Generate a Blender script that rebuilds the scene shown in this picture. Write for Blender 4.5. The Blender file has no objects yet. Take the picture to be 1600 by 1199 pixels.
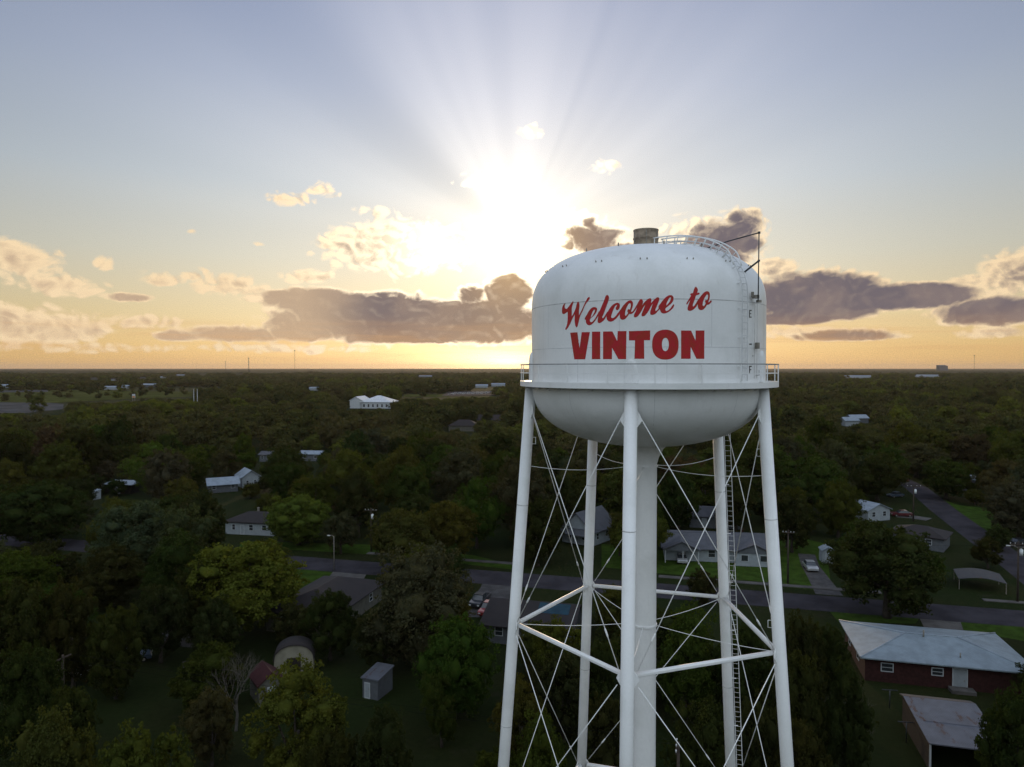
import bpy, bmesh, math, random
import numpy as np
from mathutils import Vector, Matrix
from mathutils.geometry import tessellate_polygon
R = math.radians
random.seed(7); rng = np.random.default_rng(11)
scene = bpy.context.scene
COL = scene.collection

# ------------------------------------------------------------------ camera
F, PITCH, CAMZ = 1101.0, R(1.25), 35.0
cam_d = bpy.data.cameras.new('camera'); cam = bpy.data.objects.new('camera', cam_d); COL.objects.link(cam)
cam_d.sensor_width = 36.0; cam_d.lens = F / 1600 * 36.0; cam_d.clip_start = 0.5; cam_d.clip_end = 60000
cam.location = (0, 0, CAMZ); cam.rotation_euler = (R(90) - PITCH, 0, 0)
scene.camera = cam
CP, SP = math.cos(PITCH), math.sin(PITCH)
def ray(x, y):                      # viewing direction of a point of the photograph (1600 x 1199), Y component 1
    a, b = (x - 800) / F, (599.5 - y) / F
    d = Vector((a, CP + b * SP, -SP + b * CP))
    return d / d.y
def G(x, y, z=0.0):                 # the place at height z seen there
    d = ray(x, y); t = (z - CAMZ) / d.z
    return Vector((d.x * t, t, z))
def AT(x, y, Y):                    # the place at distance Y seen there
    d = ray(x, y)
    return Vector((d.x * Y, Y, CAMZ + d.z * Y))
def PX(p):
    X, Y, Z = p[0], p[1], p[2] - CAMZ
    d = Y * CP - Z * SP; u = Z * CP + Y * SP
    return 800 + F * X / d, 599.5 - F * u / d

# ------------------------------------------------------------------ light, sky, exposure
scene.view_settings.view_transform = 'Standard'; scene.view_settings.look = 'None'
scene.view_settings.exposure = 0.0; scene.view_settings.gamma = 1.0
scene.cycles.max_bounces = 6; scene.cycles.diffuse_bounces = 3; scene.cycles.transparent_max_bounces = 8
scene.cycles.volume_bounces = 0; scene.cycles.use_denoising = True; scene.cycles.denoising_prefilter = 'FAST'
SUN_AZ, SUN_EL = R(1.6), R(8.6)     # azimuth clockwise from +Y
sd = bpy.data.lights.new('sun', 'SUN'); sun = bpy.data.objects.new('sun', sd); COL.objects.link(sun)
sd.energy = 1.0; sd.angle = R(4.0); sd.color = (1.0, 0.72, 0.42)
sun_dir = Vector((math.sin(SUN_AZ) * math.cos(SUN_EL), math.cos(SUN_AZ) * math.cos(SUN_EL), math.sin(SUN_EL)))
sun.rotation_euler = sun_dir.to_track_quat('Z', 'Y').to_euler()
world = bpy.data.worlds.new('World'); scene.world = world; world.use_nodes = True
world.cycles.sampling_method = 'MANUAL'; world.cycles.sample_map_resolution = 512

def lin(r, g, b):
    f = lambda c: c / 12.92 if c <= 0.04045 else ((c + 0.055) / 1.055) ** 2.4
    return (f(r / 255), f(g / 255), f(b / 255), 1.0)

class NT:
    """small helper to write node maths"""
    def __init__(s, tree): s.t = tree; s.n = tree.nodes; s.l = tree.links
    def node(s, kind, **kw):
        n = s.n.new(kind)
        for k, v in kw.items(): setattr(n, k, v)
        return n
    def put(s, sock, v):
        if isinstance(v, bpy.types.NodeSocket): s.l.new(v, sock)
        elif v is not None: sock.default_value = v
    def m(s, op, a, b=None, c=None, clamp=False):
        n = s.node('ShaderNodeMath', operation=op, use_clamp=clamp)
        for i, v in enumerate((a, b, c)): s.put(n.inputs[i], v)
        return n.outputs[0]
    def vm(s, op, a, b=None, scale=None):
        n = s.node('ShaderNodeVectorMath', operation=op); s.put(n.inputs[0], a)
        if b is not None: s.put(n.inputs[1], b)
        if scale is not None: s.put(n.inputs['Scale'], scale)
        return n.outputs['Value'] if op in ('LENGTH', 'DISTANCE', 'DOT_PRODUCT') else n.outputs[0]
    def smooth(s, v, a, b, lo=0.0, hi=1.0):
        n = s.node('ShaderNodeMapRange', interpolation_type='SMOOTHSTEP'); s.put(n.inputs[0], v)
        for i, q in zip((1, 2, 3, 4), (a, b, lo, hi)): s.put(n.inputs[i], q)
        return n.outputs[0]
    def mix(s, f, a, b, mode='MIX'):
        n = s.node('ShaderNodeMix', data_type='RGBA', blend_type=mode); s.put(n.inputs[0], f)
        s.put(n.inputs[6], a); s.put(n.inputs[7], b)
        return n.outputs[2]
    def ramp(s, f, stops, interp='LINEAR'):
        n = s.node('ShaderNodeValToRGB'); n.color_ramp.interpolation = interp; e = n.color_ramp.elements
        while len(e) < len(stops): e.new(0.5)
        for q, (p, c) in zip(e, stops): q.position = p; q.color = c
        s.put(n.inputs[0], f); return n.outputs[0]
    def noise(s, v, scale, detail=4, rough=0.55, dim='3D', w=None, dist=0.0):
        n = s.node('ShaderNodeTexNoise', noise_dimensions=dim); 
        if v is not None: s.put(n.inputs['Vector'], v)
        s.put(n.inputs['Scale'], scale); s.put(n.inputs['Detail'], detail); s.put(n.inputs['Roughness'], rough)
        n.inputs['Distortion'].default_value = dist
        if w is not None: s.put(n.inputs['W'], w)
        return n.outputs[0]
    def comb(s, x, y, z=0.0):
        n = s.node('ShaderNodeCombineXYZ'); s.put(n.inputs[0], x); s.put(n.inputs[1], y); s.put(n.inputs[2], z); return n.outputs[0]

def azel(x, y):
    d = ray(x, y).normalized()
    return math.degrees(math.atan2(d.x, d.y)), math.degrees(math.asin(d.z))
# cloud masses of the western sky: (x, y, half width, height above, height below, thickness)
CLOUDS = [
 (500,472,95,24,22,1.0),(600,495,180,40,46,1.15),(750,508,130,50,34,1.1),(797,460,46,38,34,1.05),(440,464,40,12,8,.75),(735,462,30,18,20,.7),
 (475,520,75,32,16,.85),(370,525,110,18,11,.66),(280,527,46,13,8,.62),(640,528,130,14,11,.9),
 (1275,470,130,50,34,1.15),(1420,465,130,26,22,1.05),(1565,487,130,28,24,.95),(1240,500,70,24,10,.9),
 (1330,527,105,15,7,.66),(925,376,60,36,28,.62),(975,392,44,16,16,.66),(1125,384,76,48,46,.66),(1160,352,40,26,34,.6),(202,465,44,9,8,.66)]
LIT = [(20,405,100,36,38,.60),(85,445,90,18,18,.5),(60,522,120,50,20,.74),(10,500,60,34,32,.7),(1590,430,90,48,40,.74),(1520,440,50,16,16,.5),
 (250,438,48,16,10,.55),(165,412,24,18,12,.5),(355,452,70,28,15,.55),(300,433,22,10,7,.45),(410,465,50,12,10,.5),(225,505,60,18,12,.5),
 (620,388,135,54,46,.75),(455,312,46,12,10,.42),(502,298,26,15,11,.42),(758,285,44,18,12,.5),(830,208,26,12,10,.46),(945,262,34,14,11,.42),
 (300,362,12,6,6,.42),(476,434,50,18,10,.5),(404,380,14,6,6,.36),(590,330,40,14,12,.3),(1212,416,44,16,16,.6),(1560,522,80,12,9,.45),
 (895,350,40,26,16,.7),(1080,360,46,26,24,.5),(480,505,60,20,18,.5),(1230,520,90,14,10,.45),(150,545,260,12,9,.32),(430,545,200,9,7,.32)]
def build_sky():
    nt = NT(world.node_tree); nt.n.clear()
    d = nt.vm('NORMALIZE', nt.node('ShaderNodeTexCoord').outputs['Generated'])
    sep = nt.node('ShaderNodeSeparateXYZ'); nt.put(sep.inputs[0], d)
    x, y, z = sep.outputs
    K = 180 / math.pi
    az = nt.m('MULTIPLY', nt.m('ARCTAN2', x, y), K); el = nt.m('MULTIPLY', nt.m('ARCSINE', z), K)
    sky = nt.node('ShaderNodeTexSky', sky_type='NISHITA', sun_disc=False)
    sky.sun_elevation = SUN_EL; sky.sun_rotation = SUN_AZ; sky.air_density = 1.2; sky.dust_density = 2.5
    # clear-air colour by height
    elr = nt.m('DIVIDE', nt.m('MAXIMUM', el, 0.0), 90.0)
    st = lambda *a: [(e / 90.0, lin(*c)) for e, c in a]
    front = nt.ramp(elr, st((0,(243,190,112)),(1.5,(243,202,130)),(4.0,(232,210,160)),(8.5,(208,207,192)),(14,(184,196,206)),
                            (21,(160,175,201)),(30,(132,149,186)),(50,(120,138,176)),(90,(140,160,195))))
    back = nt.ramp(elr, st((0,(156,158,160)),(10,(170,182,192)),(28,(206,220,231)),(50,(212,223,236)),(70,(182,198,222)),(90,(140,160,195))))
    fb = nt.smooth(y, -0.35, 0.45)
    base = nt.mix(fb, nt.vm('SCALE', back, scale=BACK_GAIN), front)
    nis = nt.vm('SCALE', sky.outputs[0], scale=0.06)
    base = nt.mix(0.10, base, nis)
    # glow round the sun behind the cloud
    def dist(px, py, sy=1.0):
        a, e = azel(px, py)
        v = nt.comb(nt.m('SUBTRACT', az, a), nt.m('MULTIPLY', nt.m('SUBTRACT', el, e), sy))
        return nt.vm('LENGTH', v), v
    sdist, sv = dist(808, 376)
    ef = lambda s, dd=None: nt.m('EXPONENT', nt.m('MULTIPLY', dd if dd is not None else sdist, -1.0 / s))
    ss = nt.node('ShaderNodeSeparateXYZ'); nt.put(ss.inputs[0], sv)
    ang = nt.m('ARCTAN2', ss.outputs[0], ss.outputs[1])           # 0 = straight up
    rn = nt.noise(None, 2.4, 2, 0.5, '1D', w=nt.m('ADD', ang, 3.1))
    rays = nt.smooth(rn, 0.35, 0.68)
    # the cloud-gap shafts seen in the photograph: one wide bright shaft upward with a sharp right edge, darker lanes beside it
    shaft = nt.m('MULTIPLY', nt.smooth(ang, -0.95, -0.55), nt.smooth(ang, 0.36, 0.44, 1, 0))
    lane = nt.m('MULTIPLY', nt.smooth(ang, -1.22, -0.98), nt.smooth(ang, -0.86, -0.66, 1, 0))
    rr = nt.m('ADD', nt.m('ADD', nt.m('MULTIPLY', rays, 0.19), nt.m('MULTIPLY', shaft, 0.22)), nt.m('MULTIPLY', lane, -0.25))
    up = nt.smooth(ss.outputs[1], -1.0, 3.0)
    rfac = nt.m('MULTIPLY', nt.m('MULTIPLY', rr, up), ef(17.0))
    base = nt.mix(1.0, base, nt.vm('SCALE', (0.66, 0.60, 0.52), scale=rfac), 'ADD')
    base = nt.mix(1.0, base, nt.vm('SCALE', (1.0, 0.86, 0.62), scale=nt.m('MULTIPLY', ef(1.5), 2.9)), 'ADD')
    base = nt.mix(1.0, base, nt.vm('SCALE', (1.0, 0.90, 0.78), scale=nt.m('ADD', nt.m('MULTIPLY', ef(8.0), 0.27), nt.m('MULTIPLY', ef(20.0), 0.24))), 'ADD')
    hd, _ = dist(795, 566, 4.2)
    base = nt.mix(1.0, base, nt.vm('SCALE', (1.0, 0.74, 0.36), scale=nt.m('MULTIPLY', ef(4.2, hd), 3.0)), 'ADD')
    base = nt.vm('SCALE', base, scale=nt.m('MULTIPLY', nt.smooth(sdist, 16, 46, 1.0, 0.80), 1.0))
    # clouds
    p = nt.comb(az, el)
    def masses(lst, p):
        E = None
        for (cx, cy, rx, ru, rd, th) in lst:
            a, e = azel(cx, cy)
            k = math.cos(R(a)) ** 2 * math.degrees(1 / F)              # degrees per photo pixel there
            q = nt.node('ShaderNodeSeparateXYZ'); nt.put(q.inputs[0], nt.vm('SUBTRACT', p, (a, e, 0)))
            vx = nt.m('MULTIPLY', q.outputs[0], 1 / (rx * k)); ke = k ** 0.5 * math.degrees(1 / F) ** 0.5
            vy = nt.m('MAXIMUM', nt.m('MULTIPLY', q.outputs[1], 1 / (ru * ke)), nt.m('MULTIPLY', q.outputs[1], -1 / (rd * ke)))
            r2 = nt.m('ADD', nt.m('MULTIPLY', vx, vx), nt.m('MULTIPLY', vy, vy))
            v = nt.m('MULTIPLY_ADD', r2, -th, th)
            E = v if E is None else nt.m('SMOOTH_MAX', E, v, 0.15)
        return nt.m('MAXIMUM', E, -0.6)
    E, E2 = masses(CLOUDS, p), masses(LIT, p)
    q = nt.vm('MULTIPLY', p, (0.75, 1.0, 1.0))
    def nf(v):
        w1 = nt.noise(v, 0.5, 1, 0.5, '2D')
        wv = nt.vm('ADD', v, nt.comb(nt.m('MULTIPLY', w1, 1.1), nt.m('MULTIPLY', w1, 0.6)))
        f = nt.noise(wv, 0.42, 9, 0.66, '2D')
        b1 = nt.m('ABSOLUTE', nt.m('SUBTRACT', nt.noise(wv, 0.85, 1.0, 0.45, '2D'), 0.5))
        b2 = nt.m('ABSOLUTE', nt.m('SUBTRACT', nt.noise(nt.vm('ADD', wv, (5.3, 2.1, 0)), 1.9, 3, 0.55, '2D'), 0.5))
        h = nt.m('MULTIPLY', nt.m('SUBTRACT', f, 0.5), 1.9)
        h = nt.m('ADD', h, nt.m('MULTIPLY', nt.m('SUBTRACT', b1, 0.09), 2.4))
        return nt.m('ADD', h, nt.m('MULTIPLY', nt.m('SUBTRACT', b2, 0.08), 0.8))
    n0 = nf(q)
    tos = nt.vm('SCALE', nt.vm('NORMALIZE', nt.vm('ADD', nt.vm('SCALE', sv, scale=-1.0), (0, 7.0, 0))), scale=0.42)
    n1 = nf(nt.vm('ADD', q, nt.vm('MULTIPLY', tos, (0.75, 1, 1))))
    lit = nt.m('SUBTRACT', n0, n1)
    D1 = nt.m('ADD', nt.m('ADD', nt.m('MINIMUM', E, 0.8), 0.10), nt.m('MULTIPLY', n0, 0.52))
    D2 = nt.m('ADD', nt.m('ADD', E2, -0.04), nt.m('MULTIPLY', n0, 0.55))
    D = nt.m('MAXIMUM', D1, D2)
    alpha = nt.smooth(D, 0.0, 0.38)
    thick = nt.smooth(nt.m('ADD', E, nt.m('MULTIPLY', n0, 0.42)), 0.08, 0.52)
    thick1 = thick; cap = nt.m('MAXIMUM', thick1, nt.smooth(sdist, 6, 16, 0.06, 0.8))
    thick = nt.m('MAXIMUM', thick, nt.m('MULTIPLY', nt.smooth(D2, 0.2, 0.9), nt.smooth(sdist, 6, 16, 0.0, 0.62)))
    edge = nt.mix(nt.smooth(sdist, 4, 24), (1.2, 1.0, 0.72, 1), lin(248, 220, 178))
    edge = nt.vm('ADD', edge, nt.vm('SCALE', (1.0, 0.85, 0.6), scale=nt.m('MULTIPLY', ef(6.0), 2.6)))
    low = nt.smooth(el, 1.2, 4.6)
    dark = nt.mix(low, lin(180, 142, 110), lin(106, 98, 108))
    dark = nt.mix(nt.smooth(nt.noise(q, 0.33, 3, 0.5, '2D'), 0.40, 0.64, 0, 0.5), dark, lin(146, 128, 122))
    dark = nt.mix(nt.smooth(az, -10, -17, 0, 0.75), dark, lin(214, 184, 150))
    dark = nt.mix(nt.m('MULTIPLY', ef(4.2), 1.6, clamp=True), dark, lin(205, 168, 122))
    tone = nt.m('SUBTRACT', thick, nt.m('MULTIPLY', lit, nt.smooth(thick1, 0.15, 0.9, 0.95, 0.11)), clamp=True)
    tone = nt.m('MINIMUM', tone, cap)
    cc = nt.mix(tone, edge, dark)
    base = nt.mix(nt.m('MULTIPLY', alpha, 0.97), base, cc)
    # soft gold streaks just over the horizon
    sn = nt.noise(nt.vm('MULTIPLY', p, (0.06, 1.1, 1)), 1.0, 4, 0.6)
    stf = nt.m('MULTIPLY', nt.smooth(sn, 0.46, 0.66), nt.m('MULTIPLY', nt.smooth(el, 0.2, 1.2), nt.smooth(el, 4.5, 2.0)))
    base = nt.mix(nt.m('MULTIPLY', stf, 0.35), base, lin(222, 172, 118))
    ground = lin(30, 32, 24)
    base = nt.mix(nt.smooth(el, -0.6, -0.1), ground, base)
    bg = nt.node('ShaderNodeBackground'); nt.put(bg.inputs[0], base); bg.inputs[1].default_value = 1.0
    out = nt.node('ShaderNodeOutputWorld'); nt.l.new(bg.outputs[0], out.inputs[0])
BACK_GAIN = 1.95
build_sky()

# ------------------------------------------------------------------ materials
def mat(name, col, rough=0.8, metal=0.0, var=0.25, scale=1.0, spec=0.3, bump=0.0, col2=None, coords='Object'):
    m_ = bpy.data.materials.new(name); m_.use_nodes = True; nt = NT(m_.node_tree)
    b = nt.n['Principled BSDF']
    tc = nt.node('ShaderNodeTexCoord').outputs[coords]
    n = nt.noise(tc, scale, 6, 0.6)
    c = tuple(col) + (1.0,)
    c2 = tuple(col2) + (1.0,) if col2 else tuple(v * (1 - var) for v in col) + (1.0,)
    nt.put(b.inputs['Base Color'], nt.mix(nt.smooth(n, 0.35, 0.65), c, c2))
    b.inputs['Roughness'].default_value = rough; b.inputs['Metallic'].default_value = metal
    b.inputs['Specular IOR Level'].default_value = spec
    if bump:
        bp = nt.node('ShaderNodeBump'); bp.inputs['Strength'].default_value = bump; bp.inputs['Distance'].default_value = 0.05
        nt.put(bp.inputs['Height'], nt.noise(tc, scale * 6, 5, 0.6)); nt.put(b.inputs['Normal'], bp.outputs[0])
    return m_
def tower_paint():
    m_ = bpy.data.materials.new('tower_paint'); m_.use_nodes = True; nt = NT(m_.node_tree); b = nt.n['Principled BSDF']
    tc = nt.node('ShaderNodeTexCoord').outputs['Object']
    streak = nt.noise(nt.vm('MULTIPLY', tc, (2.2, 2.2, 0.16)), 1.0, 6, 0.65)
    blot = nt.noise(tc, 0.5, 5, 0.6); fine = nt.noise(tc, 9.0, 3, 0.6)
    c = nt.mix(nt.smooth(streak, 0.55, 0.78, 0, 0.35), (0.79, 0.795, 0.785, 1), (0.50, 0.46, 0.42, 1))
    c = nt.mix(nt.smooth(blot, 0.42, 0.7, 0, 0.38), c, (0.55, 0.56, 0.53, 1))
    rust = nt.m('MULTIPLY', nt.smooth(nt.noise(nt.vm('MULTIPLY', tc, (5.0, 5.0, 0.35)), 1.0, 4, 0.6), 0.66, 0.76), nt.smooth(nt.noise(tc, 0.7, 2, 0.5), 0.5, 0.62))
    c = nt.mix(nt.m('MULTIPLY', rust, 0.35), c, (0.30, 0.22, 0.14, 1))
    c = nt.mix(nt.smooth(fine, 0.3, 0.7, 0, 0.16), c, (0.60, 0.61, 0.62, 1))
    nt.put(b.inputs['Base Color'], c); b.inputs['Roughness'].default_value = 0.42; b.inputs['Specular IOR Level'].default_value = 0.4
    bp = nt.node('ShaderNodeBump'); bp.inputs['Strength'].default_value = 0.12; bp.inputs['Distance'].default_value = 0.03
    nt.put(bp.inputs['Height'], nt.noise(tc, 1.1, 3, 0.5)); nt.put(b.inputs['Normal'], bp.outputs[0])
    return m_
M = {}
M['paint'] = tower_paint()
M['seam'] = mat('weld_seam', (0.56, 0.56, 0.54), 0.6, var=0.4, scale=2)
M['faint'] = mat('faint_weld_seam', (0.66, 0.67, 0.67), 0.5, var=0.15, scale=2)
M['rail'] = mat('shaded_rail_paint', (0.33, 0.33, 0.33), 0.7, var=0.3, scale=2)  # shade of the top rail's underside put into the whole rail's grey
M['red'] = mat('red_lettering_paint', (0.43, 0.013, 0.022), 0.55, var=0.3, scale=3.0, col2=(0.36, 0.026, 0.014))
M['black'] = mat('black_paint', (0.03, 0.03, 0.03), 0.5)
M['galv'] = mat('galvanised_metal', (0.30, 0.27, 0.23), 0.55, 0.25, var=0.4, scale=3)
M['vent'] = mat('weathered_vent_metal', (0.33, 0.26, 0.19), 0.75, 0.0, var=0.45, scale=2.5)
M['darksteel'] = mat('dark_pipe_steel', (0.09, 0.10, 0.11), 0.5, 0.6, var=0.5, scale=3)
M['asphalt'] = mat('asphalt', (0.055, 0.050, 0.057), 1.0, var=0.35, scale=0.25, bump=0.3, spec=0.03)
M['wire'] = mat('black_cable', (0.012, 0.012, 0.012), 1.0, spec=0.0)
M['concrete'] = mat('concrete', (0.11, 0.10, 0.092), 0.9, var=0.4, scale=0.5)
M['gravel'] = mat('gravel', (0.08, 0.074, 0.072), 0.95, var=0.45, scale=0.7, bump=0.5)
M['brick'] = mat('red_brick', (0.046, 0.015, 0.013), 0.9, var=0.4, scale=4)
M['pale_tan'] = mat('pale_tan_sheeting', (0.27, 0.25, 0.19), 0.8, var=0.25)
M['dark_red'] = mat('dark_red_roofing', (0.055, 0.014, 0.014), 0.8)
M['white_wall'] = mat('white_siding', (0.30, 0.33, 0.35), 0.7, var=0.15, scale=1.5)
M['grey_wall'] = mat('grey_siding', (0.11, 0.118, 0.13), 0.8, var=0.2, scale=1.5)
M['tan_wall'] = mat('tan_siding', (0.125, 0.12, 0.10), 0.8, var=0.25, scale=1.5)
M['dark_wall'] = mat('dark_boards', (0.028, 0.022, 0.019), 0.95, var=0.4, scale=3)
M['glass'] = mat('window_glass', (0.03, 0.035, 0.04), 0.12, spec=0.7, var=0.1)
M['trim'] = mat('white_trim', (0.45, 0.47, 0.48), 0.6, var=0.1)
M['wood'] = mat('weathered_pole_wood', (0.06, 0.045, 0.035), 0.9, var=0.4, scale=5)
M['tyre'] = mat('tyre_rubber', (0.02, 0.02, 0.02), 0.9)
M['insulator'] = mat('pale_enamel', (0.6, 0.62, 0.62), 0.4)
def roof_mat(name, col, rust=0.0, ribs=True, metal=0.55, rough=0.45, ribdir=0):
    m_ = bpy.data.materials.new(name); m_.use_nodes = True; nt = NT(m_.node_tree); b = nt.n['Principled BSDF']
    tc = nt.node('ShaderNodeTexCoord').outputs['Object']
    n = nt.noise(tc, 0.8, 6, 0.65)
    c = nt.mix(nt.smooth(n, 0.3, 0.7), tuple(col) + (1,), tuple(v * 0.72 for v in col) + (1,))
    if rust:
        c = nt.mix(nt.smooth(nt.noise(nt.vm('MULTIPLY', tc, (1.5, 0.5, 1)), 0.9, 6, 0.7), 0.62 - rust * 0.2, 0.68 - rust * 0.1, 0, 0.9), c, (0.085, 0.04, 0.025, 1))
    nt.put(b.inputs['Base Color'], c); b.inputs['Metallic'].default_value = metal; b.inputs['Roughness'].default_value = rough
    if ribs:
        w = nt.node('ShaderNodeTexWave', wave_type='BANDS', bands_direction='XY'[ribdir]); w.inputs['Scale'].default_value = 2.2
        nt.put(w.inputs['Vector'], tc)
        bp = nt.node('ShaderNodeBump'); bp.inputs['Strength'].default_value = 0.5; bp.inputs['Distance'].default_value = 0.04
        nt.put(bp.inputs['Height'], w.outputs[1]); nt.put(b.inputs['Normal'], bp.outputs[0])
    return m_
M['roof_blue'] = roof_mat('pale_blue_grey_metal_roof', (0.25, 0.30, 0.33), metal=0.1, rough=0.55, ribdir=0)
M['roof_light'] = roof_mat('light_metal_roof', (0.30, 0.35, 0.40), metal=0.15, rough=0.5)
M['roof_white'] = roof_mat('white_roof', (0.66, 0.68, 0.70), metal=0, rough=0.7)
M['roof_grey'] = roof_mat('grey_shingles', (0.085, 0.087, 0.10), ribs=False, metal=0, rough=0.9)
M['roof_brown'] = roof_mat('brown_shingles', (0.024, 0.018, 0.018), ribs=False, metal=0, rough=0.9)
M['roof_rust'] = roof_mat('rusting_corrugated_metal', (0.135, 0.142, 0.165), rust=0.32, metal=.2, rough=.6)
M['roof_tan'] = roof_mat('tan_corrugated_metal', (0.05, 0.05, 0.054), rust=0.2, metal=.1, rough=.7)
M['tarp'] = mat('blue_tarp', (0.015, 0.05, 0.075), 0.8, var=0.3)
M['lamp_glow'] = bpy.data.materials.new('lit_lamp'); M['lamp_glow'].use_nodes = True
_b = M['lamp_glow'].node_tree.nodes['Principled BSDF']; _b.inputs['Emission Color'].default_value = (1, 0.8, 0.55, 1); _b.inputs['Emission Strength'].default_value = 6
def car_paint(name, col):
    m_ = mat(name, col, 0.3, 0.2, var=0.1, spec=0.6); m_.node_tree.nodes['Principled BSDF'].inputs['Coat Weight'].default_value = 0.6; return m_
M['car_red'] = car_paint('red_car_paint', (0.28, 0.03, 0.025)); M['car_dark'] = car_paint('dark_car_paint', (0.02, 0.02, 0.025))
M['car_silver'] = car_paint('silver_car_paint', (0.4, 0.4, 0.4)); M['car_blue'] = car_paint('blue_grey_car_paint', (0.06, 0.09, 0.13))
M['car_white'] = car_paint('white_car_paint', (0.65, 0.65, 0.65)); M['car_maroon'] = car_paint('maroon_car_paint', (0.12, 0.02, 0.025))
def ground_mat():
    m_ = bpy.data.materials.new('ground_grass'); m_.use_nodes = True; nt = NT(m_.node_tree); b = nt.n['Principled BSDF']
    tc = nt.node('ShaderNodeTexCoord').outputs['Object']
    a = nt.noise(tc, 0.06, 6, 0.6); f = nt.noise(tc, 1.6, 5, 0.7)
    c = nt.mix(nt.smooth(a, 0.38, 0.62), (0.016, 0.025, 0.006, 1), (0.023, 0.026, 0.008, 1))
    c = nt.mix(nt.smooth(f, 0.3, 0.75, 0, 0.6), c, (0.010, 0.014, 0.005, 1))
    c = nt.mix(nt.smooth(nt.noise(tc, 0.21, 5, 0.6), 0.60, 0.72, 0, 0.5), c, (0.034, 0.029, 0.019, 1))
    nt.put(b.inputs['Base Color'], c); b.inputs['Roughness'].default_value = 1.0; b.inputs['Specular IOR Level'].default_value = 0.05
    bp = nt.node('ShaderNodeBump'); bp.inputs['Strength'].default_value = 0.6; bp.inputs['Distance'].default_value = 0.12
    nt.put(bp.inputs['Height'], nt.noise(tc, 4.0, 5, 0.7)); nt.put(b.inputs['Normal'], bp.outputs[0])
    return m_
M['ground'] = ground_mat()
M['lawn'] = mat('mown_lawn', (0.042, 0.075, 0.010), 1.0, var=0.4, scale=0.5, spec=0.05, bump=0.4)
M['field'] = mat('pale_meadow', (0.080, 0.085, 0.028), 1.0, var=0.45, scale=0.03, spec=0.0)
M['pale_lot'] = mat('pale_yard', (0.10, 0.096, 0.095), 1.0, var=0.4, scale=0.05, spec=0.0)
M['bark'] = mat('bark', (0.065, 0.052, 0.042), 0.95, var=0.4, scale=3)
M['bark_pale'] = mat('pale_bark', (0.11, 0.10, 0.085), 0.95, var=0.4, scale=3)
def leaf_mat(name, forest=False):
    m_ = bpy.data.materials.new(name); m_.use_nodes = True; nt = NT(m_.node_tree); nt.n.clear()
    oi = nt.node('ShaderNodeObjectInfo'); tc = nt.node('ShaderNodeTexCoord').outputs['Object']
    if forest:
        at = nt.node('ShaderNodeAttribute', attribute_type='INSTANCER', attribute_name='tint')
        c = nt.ramp(at.outputs['Fac'], [(0, (0.0445, 0.0519, 0.0218, 1)), (0.35, (0.0622, 0.0669, 0.0247, 1)), (0.6, (0.0789, 0.0709, 0.0333, 1)), (0.85, (0.0817, 0.0938, 0.0266, 1)), (1, (0.1076, 0.1208, 0.0247, 1))])
    else: c = oi.outputs['Color']
    big = nt.noise(tc, 0.55, 3, 0.5); fine = nt.noise(tc, 3.0, 3, 0.6)
    c = nt.mix(nt.smooth(big, 0.42, 0.66, 0, 0.45), c, nt.vm('MULTIPLY', c, (1.5, 1.25, 0.9)))
    c = nt.mix(nt.smooth(fine, 0.35, 0.7, 0.0, 0.6), c, nt.vm('SCALE', c, scale=0.6))
    d = nt.node('ShaderNodeBsdfDiffuse'); nt.put(d.inputs[0], c)
    t = nt.node('ShaderNodeBsdfTranslucent'); nt.put(t.inputs[0], nt.vm('MULTIPLY', c, (1.3, 1.35, 0.6)))
    mx = nt.node('ShaderNodeMixShader'); mx.inputs[0].default_value = 0.3
    nt.l.new(d.outputs[0], mx.inputs[1]); nt.l.new(t.outputs[0], mx.inputs[2])
    o = nt.node('ShaderNodeOutputMaterial'); nt.l.new(mx.outputs[0], o.inputs[0])
    return m_
M['leaf'] = leaf_mat('leaves'); M['leaf_forest'] = leaf_mat('forest_leaves', True)

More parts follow.
